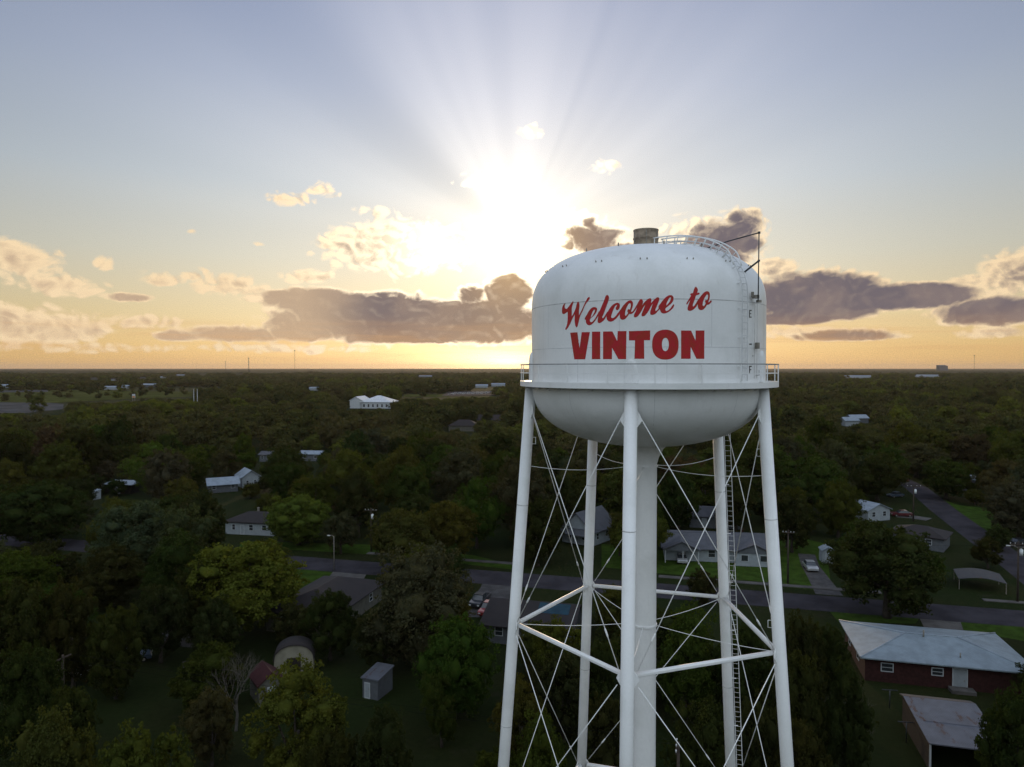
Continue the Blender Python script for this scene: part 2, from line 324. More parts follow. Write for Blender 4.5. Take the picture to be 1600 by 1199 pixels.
# ------------------------------------------------------------------ object helpers
def tag(o, label=None, cat=None, group=None, kind=None):
    if label: o['label'] = label
    if cat: o['category'] = cat
    if group: o['group'] = group
    if kind: o['kind'] = kind
    return o
def link(name, me, m_=None, parent=None):
    o = bpy.data.objects.new(name, me); COL.objects.link(o)
    if m_ is not None and not me.materials: me.materials.append(m_)
    if parent is not None: o.parent = parent
    return o
def empty(name, loc=(0, 0, 0), rz=0.0, label=None, cat=None, group=None):
    o = bpy.data.objects.new(name, None); COL.objects.link(o); o.location = loc; o.rotation_euler = (0, 0, rz)
    o.empty_display_size = 0.3
    return tag(o, label, cat, group)
class MB:
    def __init__(s): s.v = []; s.f = []; s.sm = []
    def add(s, vs, fs, smooth=False):
        k = len(s.v); s.v += [tuple(v) for v in vs]; s.f += [tuple(i + k for i in f) for f in fs]; s.sm += [smooth] * len(fs); return s
    def box(s, c, sz, rz=0.0, mtx=None):
        hx, hy, hz = sz[0] / 2, sz[1] / 2, sz[2] / 2; cs, sn = math.cos(rz), math.sin(rz)
        vs = []
        for dz in (-hz, hz):
            for dx, dy in ((-hx, -hy), (hx, -hy), (hx, hy), (-hx, hy)):
                vs.append((c[0] + dx * cs - dy * sn, c[1] + dx * sn + dy * cs, c[2] + dz))
        return s.add(vs, [(0, 3, 2, 1), (4, 5, 6, 7), (0, 1, 5, 4), (1, 2, 6, 5), (2, 3, 7, 6), (3, 0, 4, 7)])
    def tube(s, pts, r, n=8, caps=True, smooth=True):
        pts = [Vector(p) for p in pts]; rs = r if isinstance(r, (list, tuple)) else [r] * len(pts)
        k = len(s.v); prev = None
        for i, p in enumerate(pts):
            a = pts[max(i - 1, 0)]; b = pts[min(i + 1, len(pts) - 1)]; t = (b - a).normalized()
            if prev is None: u = t.orthogonal().normalized()
            else:
                u = prev - t * prev.dot(t); u = u.normalized() if u.length > 1e-6 else t.orthogonal().normalized()
            prev = u; w = t.cross(u)
            for j in range(n):
                an = 2 * math.pi * j / n; s.v.append(tuple(p + (u * math.cos(an) + w * math.sin(an)) * rs[i]))
        for i in range(len(pts) - 1):
            for j in range(n):
                a = k + i * n + j; b = k + i * n + (j + 1) % n
                s.f.append((a, b, b + n, a + n)); s.sm.append(smooth)
        if caps:
            s.f.append(tuple(k + j for j in range(n))[::-1]); s.sm.append(False)
            s.f.append(tuple(k + (len(pts) - 1) * n + j for j in range(n))); s.sm.append(False)
        return s
    def beam(s, a, b, w, h):            # rectangular bar from a to b, h measured upward
        a, b = Vector(a), Vector(b); t = (b - a).normalized(); up = Vector((0, 0, 1))
        if abs(t.z) > 0.95: up = Vector((0, 1, 0))
        sd_ = t.cross(up).normalized(); uu = sd_.cross(t).normalized(); vs = []
        for p in (a, b):
            for i, j in ((-1, -1), (1, -1), (1, 1), (-1, 1)): vs.append(p + sd_ * (w / 2 * i) + uu * (h / 2 * j))
        return s.add(vs, [(0, 1, 2, 3), (7, 6, 5, 4), (0, 4, 5, 1), (1, 5, 6, 2), (2, 6, 7, 3), (3, 7, 4, 0)])
    def build(s, name, m_, parent=None):
        me = bpy.data.meshes.new(name); me.from_pydata(s.v, [], s.f)
        me.polygons.foreach_set('use_smooth', s.sm); me.update()
        return link(name, me, m_, parent)
def np_mesh(name, V, Fq, smooth=False):
    me = bpy.data.meshes.new(name); V = np.asarray(V, np.float32); Fq = np.asarray(Fq, np.int32)
    nf, k = Fq.shape
    me.vertices.add(len(V)); me.vertices.foreach_set('co', V.ravel())
    me.loops.add(nf * k); me.loops.foreach_set('vertex_index', Fq.ravel())
    me.polygons.add(nf); me.polygons.foreach_set('loop_start', np.arange(0, nf * k, k, dtype=np.int32))
    me.polygons.foreach_set('use_smooth', np.full(nf, smooth)); me.update(calc_edges=True); return me
def copy_tree(o, parent=None):
    c = o.copy(); COL.objects.link(c); c.parent = parent
    for ch in list(o.children): copy_tree(ch, c)
    return c

# ------------------------------------------------------------------ ground, roads
def sheet(name, pts, z, m_, kind='structure', label=None):
    mb = MB(); mb.add([(p[0], p[1], z) for p in pts], [tuple(range(len(pts)))])
    o = mb.build(name, m_); tag(o, label, None, None, kind); return o
def strip(name, pts, w, z, m_):
    pts = [Vector((p[0], p[1], 0)) for p in pts]; L, Rr = [], []
    ws = w if isinstance(w, (list, tuple)) else [w] * len(pts)
    for i, p in enumerate(pts):
        t = (pts[min(i + 1, len(pts) - 1)] - pts[max(i - 1, 0)]).normalized(); n = Vector((-t.y, t.x, 0))
        L.append(p + n * ws[i] / 2); Rr.append(p - n * ws[i] / 2)
    mb = MB(); k = len(pts)
    mb.add([(q.x, q.y, z) for q in L + Rr], [(i + k, i + 1 + k, i + 1, i) for i in range(k - 1)])
    o = mb.build(name, m_); tag(o, kind='structure'); return o
GR = R(-14.5)                                       # the town's street grid
gx, gy = Vector((math.cos(GR), math.sin(GR), 0)), Vector((-math.sin(GR), math.cos(GR), 0))
sheet('ground', [(-30000, -30000), (30000, -30000), (30000, 30000), (-30000, 30000)], 0.0, M['ground'])
S0 = Vector((5.3, 114.8, 0))
street_pts = [S0 + gx * s for s in (-260, -160, -90, -60, -30, 0, 30, 60, 90, 150, 240)]
strip('street', street_pts, 7.4, 0.024, M['asphalt'])
side_pts = [(78, 88), (83.5, 106), (89.8, 124), (97.5, 147), (106, 172), (118.5, 206), (126, 240), (131, 290)]
strip('side_road', side_pts, 6.2, 0.020, M['asphalt'])
roads = [([Vector((p[0], p[1], 0)) for p in street_pts], 7.4), ([Vector((p[0], p[1], 0)) for p in side_pts], 6.2)]
def slab(name, a, b, w, h, m_):
    mb = MB(); mb.beam((a[0], a[1], h / 2 - 0.02), (b[0], b[1], h / 2 - 0.02), w, h); return tag(mb.build(name, m_), kind='structure')
sw = lambda s, off: S0 + gx * s + gy * off
slab('sidewalk', sw(-36, 9.0), sw(-6, 9.0), 1.3, 0.12, M['concrete'])
slab('sidewalk', sw(18, 7.6), sw(36, 7.6), 1.3, 0.12, M['concrete'])
slab('sidewalk', sw(37, 7.6), sw(52, 7.6), 1.3, 0.12, M['concrete'])
slab('sidewalk', sw(66, 7.6), sw(76, 7.6), 1.1, 0.12, M['concrete'])
def drive(pxs, w, m_=None, name='driveway', z=0.014):
    pts = [G(*p) for p in pxs]; strip(name, pts, w, z, m_ or M['concrete']); roads.append((pts, (max(w) if isinstance(w, list) else w)))
drive([(783, 902), (775, 920), (762, 945), (755, 965)], [5.5, 5.0, 6, 6], M['gravel'])
drive([(555, 884), (548, 893), (540, 905)], 6.0, M['concrete'], z=0.016)
drive([(1296, 930), (1280, 905), (1266, 884), (1260, 866)], [4.0, 3.4, 3.0, 3.0], M['gravel'])
drive([(1462, 955), (1468, 968), (1478, 992)], [6.5, 5.0, 4.5], M['concrete'], z=0.016)
drive([(1452, 812), (1425, 808), (1400, 806)], 4.0, M['concrete'], z=0.028)
drive([(1548, 848), (1575, 851), (1625, 855)], 4.5, M['concrete'], z=0.028)
drive([(240, 996), (285, 1001), (335, 1003)], [5, 4, 4], M['gravel']); drive([(285, 1040), (320, 1034), (350, 1022)], 2.4, M['gravel'], 'dirt_track')
drive([(25, 893), (60, 888), (95, 880)], 6.0, M['asphalt'], 'lane', z=0.018)
drive([(150, 757), (165, 760), (185, 766)], 7.0, M['concrete'])
def lawn(pxs, m_=None, z=0.006, name='lawn'):
    return sheet(name, [G(*p) for p in pxs], z, m_ or M['lawn'])
lawn([(455, 935), (462, 878), (560, 886), (545, 895), (500, 912), (470, 928)])
lawn([(380, 846), (600, 852), (740, 868), (800, 882), (800, 890), (600, 868), (470, 860), (372, 856)], z=0.007)
lawn([(1452, 775), (1500, 790), (1600, 800), (1600, 853), (1548, 838), (1495, 805)])
lawn([(1205, 830), (1290, 850), (1300, 925), (1205, 915)], z=0.008)
lawn([(940, 850), (1035, 860), (1200, 876), (1200, 910), (1030, 896), (940, 886)], z=0.009)
lawn([(1485, 963), (1600, 972), (1650, 1010), (1500, 985)], z=0.010)
lawn([(1290, 948), (1340, 945), (1440, 962), (1430, 975), (1310, 972)], z=0.011)
fields = []
def field(pxs, m_, z, name='field'):
    pts = [G(*p) for p in pxs]; sheet(name, pts, z, m_)
    fields.append(pts)
field([(-120, 628), (-120, 611), (150, 610), (300, 613), (300, 620), (200, 624), (90, 630)], M['field'], 0.30)
field([(-100, 612), (75, 610), (75, 613), (-100, 615)], M['pale_lot'], 0.45, 'far_road')
field([(-60, 646), (-60, 628), (60, 628), (100, 632), (98, 640), (40, 646)], M['pale_lot'], 0.20, 'pale_yard')
field([(262, 603), (262, 600.5), (357, 600.5), (357, 603)], M['field'], 0.4)
field([(630, 621), (632, 616.5), (705, 616.5), (702, 620.5)], M['field'], 0.3)
field([(690, 619.5), (700, 613), (772, 611), (776, 618)], M['asphalt'], 0.42, 'car_park')

# ------------------------------------------------------------------ the water tower
TA = Vector((39.0 * math.sin(0.18698), 39.0 * math.cos(0.18698), 0))
_tc = Vector((-math.sin(0.18698), -math.cos(0.18698), 0)); _rt = Vector((math.cos(0.18698), -math.sin(0.18698), 0))
TR, ZC0, ZC1, BD, BB = 6.17, -0.9, 3.15, 3.28, 3.28
def T(psi, r, z):                   # tower-local point: psi from the lettered side, positive clockwise seen from below
    a = R(psi); p = (_tc * math.cos(a) + _rt * math.sin(a)) * r
    return Vector((p.x, p.y, CAMZ + z))
def prof(z):
    if z > ZC1: q = min((z - ZC1) / BD, 1.0); return TR * (1 - q ** 2.6) ** (1 / 2.6)
    if z < ZC0: q = min((ZC0 - z) / BB, 1.0); return TR * (1 - q ** 2.3) ** (1 / 2.3)
    return TR
tower = empty('water_tower', TA, 0, 'white five-legged water tower with red lettering on its domed tank', 'water tower')
def lathe(mb, pr, n=256, smooth=True):
    k = len(mb.v)
    for r, z in pr:
        for j in range(n):
            a = 2 * math.pi * j / n; mb.v.append((r * math.cos(a), r * math.sin(a), CAMZ + z))
    for i in range(len(pr) - 1):
        for j in range(n):
            a = k + i * n + j; b = k + i * n + (j + 1) % n
            mb.f.append((a, b, b + n, a + n)); mb.sm.append(smooth)
    return mb
pr = []
for i in range(49):
    t = i / 48 * math.pi / 2; pr.append((TR * max(math.sin(t), 0) ** (2 / 2.3) + 1e-4, ZC0 - BB * math.cos(t) ** (2 / 2.3)))
for i in range(1, 17): pr.append((TR, ZC0 + (ZC1 - ZC0) * i / 16))
for i in range(1, 49):
    t = i / 48 * math.pi / 2; pr.append((TR * math.cos(t) ** (2 / 2.6) + 1e-4, ZC1 + BD * math.sin(t) ** (2 / 2.6)))
lathe(MB(), pr).build('tank', M['paint'], tower)
for z in (ZC1, 0.97):
    lathe(MB(), [(TR - .01, z - .022), (TR + .0045, z - .015), (TR + .0045, z + .015), (TR - .01, z + .022)]).build('weld_seam', M['seam' if z == ZC1 else 'faint'], tower)
for k in range(9):                  # vertical plate welds of the shell and the bowl petals
    for z0_, z1_, dp in ((-0.66, .955, 9), (.985, 3.13, 29), (-3.9, -1.0, 4)):
        ps = 40 * k + dp; q = MB(); n_ = 14
        zs = [z0_ + (z1_ - z0_) * j / n_ for j in range(n_ + 1)]
        vs = []
        for z_ in zs:
            e = prof(z_) + .0035; wq = math.degrees(.014 / max(e, .5)); vs += [T(ps - wq, e, z_), T(ps + wq, e, z_)]
        q.add(vs, [(2 * j, 2 * j + 1, 2 * j + 3, 2 * j + 2) for j in range(n_)], True); q.build('plate_weld', M['faint'], tower)
# lettering painted on the tank, traced glyph by glyph
def onto_tank(px, py, off):
    d = ray(px, py); lo = 20.0; hi = 38.0
    fdist = lambda t: math.hypot(d.x * t - TA.x, t - TA.y) - prof(d.z * t) - off
    t = 25.0
    while fdist(t) > 0 and t < 39: t += 0.1
    lo, hi = t - 0.1, t
    for _ in range(24):
        m_ = (lo + hi) / 2
        if fdist(m_) > 0: lo = m_
        else: hi = m_
    return (d.x * hi - TA.x, hi - TA.y, CAMZ + d.z * hi)
def rounded(pts, corner=62):
    n = len(pts); out = []
    P_ = [Vector((p[0], p[1])) for p in pts]; tang = []
    for i in range(n):
        a = P_[i] - P_[i - 1]; b = P_[(i + 1) % n] - P_[i]
        if a.length < 1e-6 or b.length < 1e-6: tang.append((Vector((0, 0)), Vector((0, 0)))); continue
        if math.degrees(a.angle(b)) > corner: tang.append((a * .3, b * .3)); continue
        t = (a.normalized() + b.normalized()).normalized(); tang.append((t * a.length * .9, t * b.length * .9))
    for i in range(n):
        p0, p1 = P_[i], P_[(i + 1) % n]; m0, m1 = tang[i][1], tang[(i + 1) % n][0]
        for k in range(5):
            t = k / 5; t2, t3 = t * t, t * t * t
            out.append(p0 * (2 * t3 - 3 * t2 + 1) + m0 * (t3 - 2 * t2 + t) + p1 * (-2 * t3 + 3 * t2) + m1 * (t3 - t2))
    return out
def decal(bm_out, loops, off):
    loops3 = [[Vector((p[0], p[1], 0)) for p in lp] for lp in loops]
    flat = [p for lp in loops3 for p in lp]
    tris = tessellate_polygon(loops3)
    b = bmesh.new(); vs = [b.verts.new(p) for p in flat]
    for t in tris:
        try: b.faces.new([vs[i] for i in t])
        except ValueError: pass
    xs = [p.x for p in flat]; ys = [p.y for p in flat]
    for ax, lo, hi in ((0, min(xs), max(xs)), (1, min(ys), max(ys))):
        q = math.floor(lo / 4) * 4 + 4
        while q < hi:
            co = (q, 0, 0) if ax == 0 else (0, q, 0); no = (1, 0, 0) if ax == 0 else (0, 1, 0)
            bmesh.ops.bisect_plane(b, geom=b.verts[:] + b.edges[:] + b.faces[:], plane_co=co, plane_no=no); q += 4
    b.verts.index_update(); k = len(bm_out.v)
    bm_out.v += [onto_tank(v.co.x, v.co.y, off) for v in b.verts]
    for f_ in b.faces:
        idx = [v.index + k for v in f_.verts]
        a_, b_, c_ = (Vector(bm_out.v[i]) for i in idx[:3]); n_ = (b_ - a_).cross(c_ - a_)
        if n_.x * a_.x + n_.y * a_.y < 0: idx.reverse()
        bm_out.f.append(tuple(idx)); bm_out.sm.append(False)
    b.free()
SA = lambda pts: [(870 + x / 15.99, 450 + y / 15.99) for x, y in pts]
SB = lambda pts: [(950 + x / 15.99, 450 + y / 15.99) for x, y in pts]
SC = lambda pts: [(1030 + x / 15.99, 440 + y / 15.99) for x, y in pts]
script = [
 [SA([(222,376),(205,415),(195,470),(208,515),(240,525),(280,490),(340,410),(402,332),(416,350),(395,420),(375,500),(375,600),(372,720),(430,610),(475,500),(500,390),(520,350),(540,345),(560,385),(565,450),(555,560),(553,690),(610,580),(670,450),(730,320),(785,235),(815,225),(822,265),(790,320),(740,380),(690,470),(640,590),(590,690),(560,790),(535,900),(505,980),(485,990),(465,950),(448,850),(445,750),(448,655),(400,750),(340,880),(280,990),(235,1050),(215,1045),(213,1025),(245,950),(265,840),(270,720),(270,595),(220,630),(180,655),(150,650),(130,610),(128,560),(135,490),(160,430),(195,390)])],
 [SA([(696,775),(750,670),(800,580),(860,510),(920,480),(970,485),(1005,520),(1003,570),(975,630),(920,700),(860,750),(832,780),(825,820),(840,850),(870,855),(910,825),(960,760),(1010,665),(1060,570),(1050,660),(1030,710),(980,790),(920,870),(860,920),(800,935),(750,905),(728,860),(725,795),(706,800)]),
  SA([(845,745),(860,690),(890,610),(930,548),(955,548),(950,580),(925,635),(890,700)])],
 [SA([(1225,200),(1255,172),(1285,190),(1302,240),(1290,320),(1250,430),(1210,540),(1170,650),(1135,735),(1142,762),(1165,745),(1205,690),(1262,590),(1262,640),(1235,710),(1190,790),(1130,850),(1060,885),(1025,860),(1020,800),(1035,720),(1045,640),(1090,530),(1140,410),(1190,290)])],
 [SA([(1250,640),(1310,530),(1380,440),(1450,390),(1520,372),(1565,400),(1577,450),(1560,510),(1530,550),(1500,560),(1475,535),(1475,490),(1500,450),(1506,428),(1485,430),(1440,490),(1400,580),(1370,670),(1358,730),(1375,755),(1410,750),(1460,715),(1510,650),(1590,545),(1575,630),(1549,685),(1479,770),(1409,825),(1339,845),(1279,825),(1248,770),(1243,700)])],
 [SB([(300,580),(340,500),(400,420),(470,350),(540,312),(590,320),(620,365),(622,430),(600,520),(572,600),(610,590),(660,525),(715,430),(710,510),(670,575),(630,625),(570,655),(530,652),(490,710),(430,775),(370,798),(320,780),(298,730),(290,650)]),
  SB([(430,695),(425,640),(440,560),(480,460),(530,390),(562,388),(570,430),(560,500),(548,545),(520,532),(495,545),(485,590),(500,625),(470,670),(445,698)])],
 [SB([(680,560),(715,440),(760,350),(800,290),(830,275),(860,300),(875,350),(865,400),(852,438),(900,370),(960,310),(1030,262),(1070,260),(1085,300),(1080,350),(1070,392),(1120,330),(1180,270),(1240,232),(1275,250),(1278,310),(1250,380),(1215,470),(1183,560),(1195,582),(1225,560),(1265,510),(1320,420),(1310,500),(1280,545),(1240,590),(1180,650),(1100,678),(1060,665),(1055,610),(1075,530),(1122,395),(1080,450),(1030,550),(970,640),(910,700),(860,715),(838,690),(845,640),(880,550),(933,425),(900,460),(850,550),(790,650),(720,725),(680,738),(645,720),(650,670),(690,590),(735,480)])],
 [SC([(-20,640),(40,540),(110,450),(180,380),(250,345),(310,345),(350,380),(358,440),(335,510),(280,570),(210,630),(160,670),(155,710),(175,740),(220,725),(280,670),(330,600),(360,568),(378,585),(360,640),(300,710),(220,770),(140,800),(80,795),(40,760),(20,710)]),
  SC([(178,605),(185,550),(220,470),(265,405),(293,402),(293,430),(265,500),(220,560)])],
 [SC([(885,160),(915,128),(945,160),(968,215),(955,270),(945,292),(985,280),(1010,290),(1005,320),(960,335),(925,350),(895,430),(860,530),(840,600),(845,630),(872,612),(915,550),(980,440),(970,540),(950,590),(900,660),(840,710),(770,735),(720,720),(708,680),(720,620),(745,550),(778,462),(740,510),(715,555),(690,582),(674,562),(700,510),(750,430),(800,350),(785,345),(775,320),(800,297),(845,290)])],
 [SC([(950,510),(1000,420),(1060,340),(1120,275),(1190,243),(1240,260),(1265,320),(1265,390),(1245,470),(1222,525),(1258,505),(1290,468),(1312,485),(1300,520),(1250,570),(1190,590),(1160,640),(1100,700),(1040,715),(990,690),(970,640),(965,575)]),
  SC([(1090,605),(1088,550),(1110,470),(1150,380),(1195,322),(1218,332),(1222,380),(1210,440),(1195,470),(1170,457),(1150,480),(1155,520),(1160,548),(1130,600),(1105,618)])],
]
mb = MB()
for i, lp in enumerate(script): decal(mb, [rounded(q) for q in lp], 0.006 + 0.0012 * (i % 3))
tag(mb.build('welcome_lettering', M['red'], tower), 'red slanted brush script')
SD = lambda pts: [(880 + x / 13.333, 505 + y / 13.333) for x, y in pts]
SE = lambda pts: [(990 + x / 13.333, 505 + y / 13.333) for x, y in pts]
def sup(cx, cy, a, b, n, k=40):
    o = []
    for i in range(k):
        t = 2 * math.pi * i / k; c, s_ = math.cos(t), math.sin(t)
        o.append((cx + a * math.copysign(abs(c) ** (2 / n), c), cy + b * math.copysign(abs(s_) ** (2 / n), s_)))
    return o
mb = MB()
for lp in ([SD([(145,200),(295,192),(340,520),(385,190),(555,188),(458,755),(230,757)])],
           [SD([(598,180),(772,178),(770,752),(597,754)])],
           [SD([(830,177),(1025,174),(1125,375),(1135,168),(1318,166),(1310,752),(1150,752),(1018,515),(1015,752),(830,752)])],
           [SE([(-97,168),(347,155),(343,357),(218,358),(222,745),(18,745),(28,362),(-97,362)])],
           [SE(sup(662,450,277,312,2.35)), SE(sup(662,447,72,138,2.2))],
           [SE([(990,155),(1198,157),(1290,365),(1293,155),(1475,155),(1473,745),(1310,745),(1190,495),(1187,745),(990,745)])]):
    decal(mb, lp, 0.006)
tag(mb.build('town_name_lettering', M['red'], tower), 'heavy red block capitals')
# level marks E, F and the dash between them
def mark(cx, cy, rects):
    mb = MB()
    for x0, y0, x1, y1 in rects:
        decal(mb, [[(cx + x0, cy + y0), (cx + x1, cy + y0), (cx + x1, cy + y1), (cx + x0, cy + y1)]], 0.006)
    mb.build('gauge_mark', M['black'], tower)
mark(1170.6, 484.5, [(0,0,1.2,12),(1.2,0,3.9,1.5),(1.2,5.2,3.3,6.7),(1.2,10.5,3.9,12)])
mark(1170.6, 572, [(0,0,1.2,12),(1.2,0,4.1,1.5),(1.2,5.2,3.4,6.7)])
mark(1170.8, 537, [(0,0,4.0,2.0)]); mark(1175.8, 555.5, [(0,0,1.2,1.6)])
# roof vent
vent = lathe(MB(), [(0.70, 6.30), (0.70, 6.44), (0.76, 6.45), (0.80, 6.52), (0.66, 6.60), (0.66, 6.96), (0.69, 6.97), (0.69, 7.03), (0.66, 7.04), (0.66, 7.40), (0.68, 7.42), (0.68, 7.47), (0.62, 7.47), (0.05, 7.50)], 48).build('roof_vent', M['vent'], tower)
for ps in (-62, 2, 60, 120, 180, 240): mb = MB(); mb.beam(T(ps, 0.668, 6.6), T(ps, 0.668, 7.4), 0.05, 0.012); mb.build('vent_strap', M['galv'], vent)
# catwalk with its rail
RB = 6.80
cat = lathe(MB(), [(TR - .01, -0.72), (RB - .02, -0.72), (RB - .02, -0.68), (RB, -0.68), (RB, -0.955), (RB - .09, -0.955), (RB - .09, -0.94), (RB - .02, -0.94), (RB - .02, -0.75), (TR - .01, -0.75)], 180, False).build('catwalk', M['paint'], tower)
rail = lathe(MB(), [(RB - .04, 0.165), (RB, 0.165), (RB, 0.215), (RB - .04, 0.215), (RB - .04, 0.165)], 180, False).build('top_rail', M['rail'], cat)
lathe(MB(), [(RB - .03, -0.275), (RB - .005, -0.275), (RB - .005, -0.235), (RB - .03, -0.235), (RB - .03, -0.275)], 180, False).build('mid_rail', M['paint'], cat)
for i in range(20):
    ps = 3.6 + 18 * i; p = T(ps, RB - .018, 0); q = MB()
    q.beam(T(ps, RB - .018, -0.68), T(ps, RB - .018, 0.175), 0.045, 0.045); q.build('rail_post', M['paint'], cat)
for i in range(40):
    ps = 3.6 + 9 * i; q = MB(); a, b, c = T(ps, TR - .02, -0.752), T(ps, RB - .1, -0.752), T(ps, TR - .03, -1.15)
    s_ = (b - a).cross(c - a).normalized() * 0.008
    q.add([a + s_, b + s_, c + s_, a - s_, b - s_, c - s_], [(0, 1, 2), (5, 4, 3), (0, 3, 4, 1), (1, 4, 5, 2), (2, 5, 3, 0)]); q.build('catwalk_bracket', M['paint'], cat)
# legs
LEG = [math.degrees(3.1652) + 72 * i for i in range(5)]
def LP(i, z, dr=0.0, side=0.0):
    a = R(LEG[i % 5]); r = 6.148 - 0.0720 * z + dr
    return Vector((math.cos(a) * r - math.sin(a) * side, math.sin(a) * r + math.cos(a) * side, CAMZ + z))
ZRS = [-2.25, -13.94, -26.0, -34.6]
for i in range(5):
    mb = MB(); mb.tube([LP(i, -0.95), LP(i, -35.0)], 0.305, 28)
    leg = mb.build('leg', M['paint'], tower)
    q = MB()                        # rounded pad where the leg head laps the tank wall
    a = R(LEG[i]); rad = Vector((math.cos(a), math.sin(a), 0)); tan = Vector((-math.sin(a), math.cos(a), 0))
    sec = [(-.34, -.02), (-.27, .09), (-.14, .155), (0, .175), (.14, .155), (.27, .09), (.34, -.02)]
    vs = []
    dz = -.48 if i == 1 else 0
    for z, k in ((-.68, 1), (.35 + dz, 1), (.62 + dz, .86), (.78 + dz, .6), (.86 + dz, .25)):
        for s_, h_ in sec: vs.append(rad * (TR + h_ * (1 if z < .5 else k) - .01) + tan * s_ * k + Vector((0, 0, CAMZ + z)))
    fs = [(r_ * 7 + c_, r_ * 7 + c_ + 1, (r_ + 1) * 7 + c_ + 1, (r_ + 1) * 7 + c_) for r_ in range(4) for c_ in range(6)] + [tuple(28 + c_ for c_ in range(7))]
    q.add(vs, fs, True); q.build('leg_head', M['paint'], leg)
    for zz in (-2.25, -13.94, -26.0):
        for sg in (-1, 1):          # gusset plates that take the rods
            q = MB(); pts = [LP(i, zz + .42, -.08, sg * .2), LP(i, zz + .12, -.15, sg * .40), LP(i, zz - .14, -.15, sg * .52), LP(i, zz - .62, -.08, sg * .2)]
            n_ = rad * 0.012
            q.add([p + n_ for p in pts] + [p - n_ for p in pts], [(0, 1, 2, 3), (7, 6, 5, 4), (0, 4, 5, 1), (1, 5, 6, 2), (2, 6, 7, 3), (3, 7, 4, 0)]); q.build('gusset', M['paint'], leg)
    for zz in (-7.4, -19.5):        # splice welds of the leg shells
        mb2 = MB(); mb2.tube([LP(i, zz), LP(i, zz - .035)], 0.311, 28, True); mb2.build('splice_band', M['seam'], leg)
    q = MB(); base = LP(i, -34.9); q.box((base.x, base.y, 0.15), (1.3, 1.3, 0.3)); q.build('footing', M['concrete'], leg)
for i, zz, sg in ((0, -4.1, 1), (2, -4.35, -1), (2, -12.75, -1)):
    q = MB(); c = LP(i, zz); s_ = _rt * (0.31 * sg); o_ = _rt * (0.17 * sg)
    q.tube([c + s_, c + s_ + o_, c + s_ + o_ + Vector((0, 0, .36)), c + s_ + Vector((0, 0, .36))], 0.02, 6); q.build('cable_loop', M['paint'], tower)
# horizontal struts: wide-flange beams
for zz in (-13.94, -26.0):
    for i in range(5):
        a, b = LP(i, zz, -.12), LP(i + 1, zz, -.12); t = (b - a).normalized(); a = a + t * .30; b = b - t * .30
        q = MB(); q.tube([a, b], 0.118, 16)
        up = Vector((0, 0, 1)); sd2 = t.cross(up).normalized()
        for s2 in (-1, 1): q.beam(a + sd2 * .115 * s2, b + sd2 * .115 * s2, 0.03, 0.10)
        q.build('strut', M['paint'], tower)
        for e in (a, b): pass
# diagonal rods with turnbuckles
def rod(a, b, r=0.024, tb=0.86, name='brace_rod', sag=0.0):
    a, b = Vector(a), Vector(b); q = MB()
    if sag:
        pts = [a.lerp(b, k / 14) - Vector((0, 0, sag * 4 * (k / 14) * (1 - k / 14))) for k in range(15)]
        q.tube(pts, r, 6); return q.build(name, M['paint'], tower)
    q.tube([a, b], r, 7)
    c, d = a.lerp(b, tb), a.lerp(b, tb + 0.035)
    o = q.build(name, M['paint'], tower)
    q = MB(); q.tube([c, c.lerp(d, .25), c.lerp(d, .75), d], [r * 1.02, r * 1.9, r * 1.9, r * 1.02], 8); q.build('turnbuckle', M['paint'], o)
    return o
for k in range(3):
    zt, zb = ZRS[k] - (0 if k == 0 else .35), ZRS[k + 1] + .45
    for i in range(5):
        rod(LP(i, zt - .1, -.15, .48), LP(i + 1, zb - .2, -.15, -.42)); rod(LP(i + 1, zt - .1, -.15, -.48), LP(i, zb - .2, -.15, .42))
# riser, its skirt and collar, and the spider rods
RS = 0.64
riser = lathe(MB(), [(RS, -35.0), (RS, -5.25), (RS + .004, -5.2), (RS + .10, -4.85), (RS + .36, -4.35), (RS + .78, -4.02)], 64).build('riser_pipe', M['paint'], tower)
for zz in (-5.32, -14.0, -26.1):
    lathe(MB(), [(RS, zz - .05), (RS + .05, zz - .05), (RS + .05, zz + .05), (RS, zz + .05)], 48, False).build('riser_collar', M['paint'], riser)
for i in range(5):
    a = R(LEG[i]); h = Vector((math.cos(a) * (RS + .04), math.sin(a) * (RS + .04), 0))
    for zz, sg in ((-5.32, .22), (-13.95, .12), (-26.1, .12)):
        rod(LP(i, zz, -.3), h + Vector((0, 0, CAMZ + zz)), 0.019, name='spider_rod', sag=sg)
# ladder up the far right leg
i = 3; lad = empty('leg_ladder', (0, 0, 0)); lad.parent = tower
a = R(LEG[3]); tan = Vector((-math.sin(a), math.cos(a), 0)); lt = Vector((0.97, -0.24, 0)); out_ = lt
def LL(z, s_): return LP(3, z) + lt * (0.36 + s_)
q = MB()
for s_ in (0.0, 0.34): q.beam(LL(-1.6, s_), LL(-34.8, s_), 0.035, 0.022)
q.build('ladder_rail', M['paint'], lad)
q = MB(); z = -1.9
while z > -34.6: q.tube([LL(z, 0.0), LL(z, 0.34)], 0.010, 5); z -= 0.305
q.build('rungs', M['paint'], lad)
q = MB()
for z in range(-4, -34, -3): q.beam(LP(3, z) + lt * .2, LL(z, 0.17), 0.05, 0.04)
q.build('ladder_standoff', M['paint'], lad)
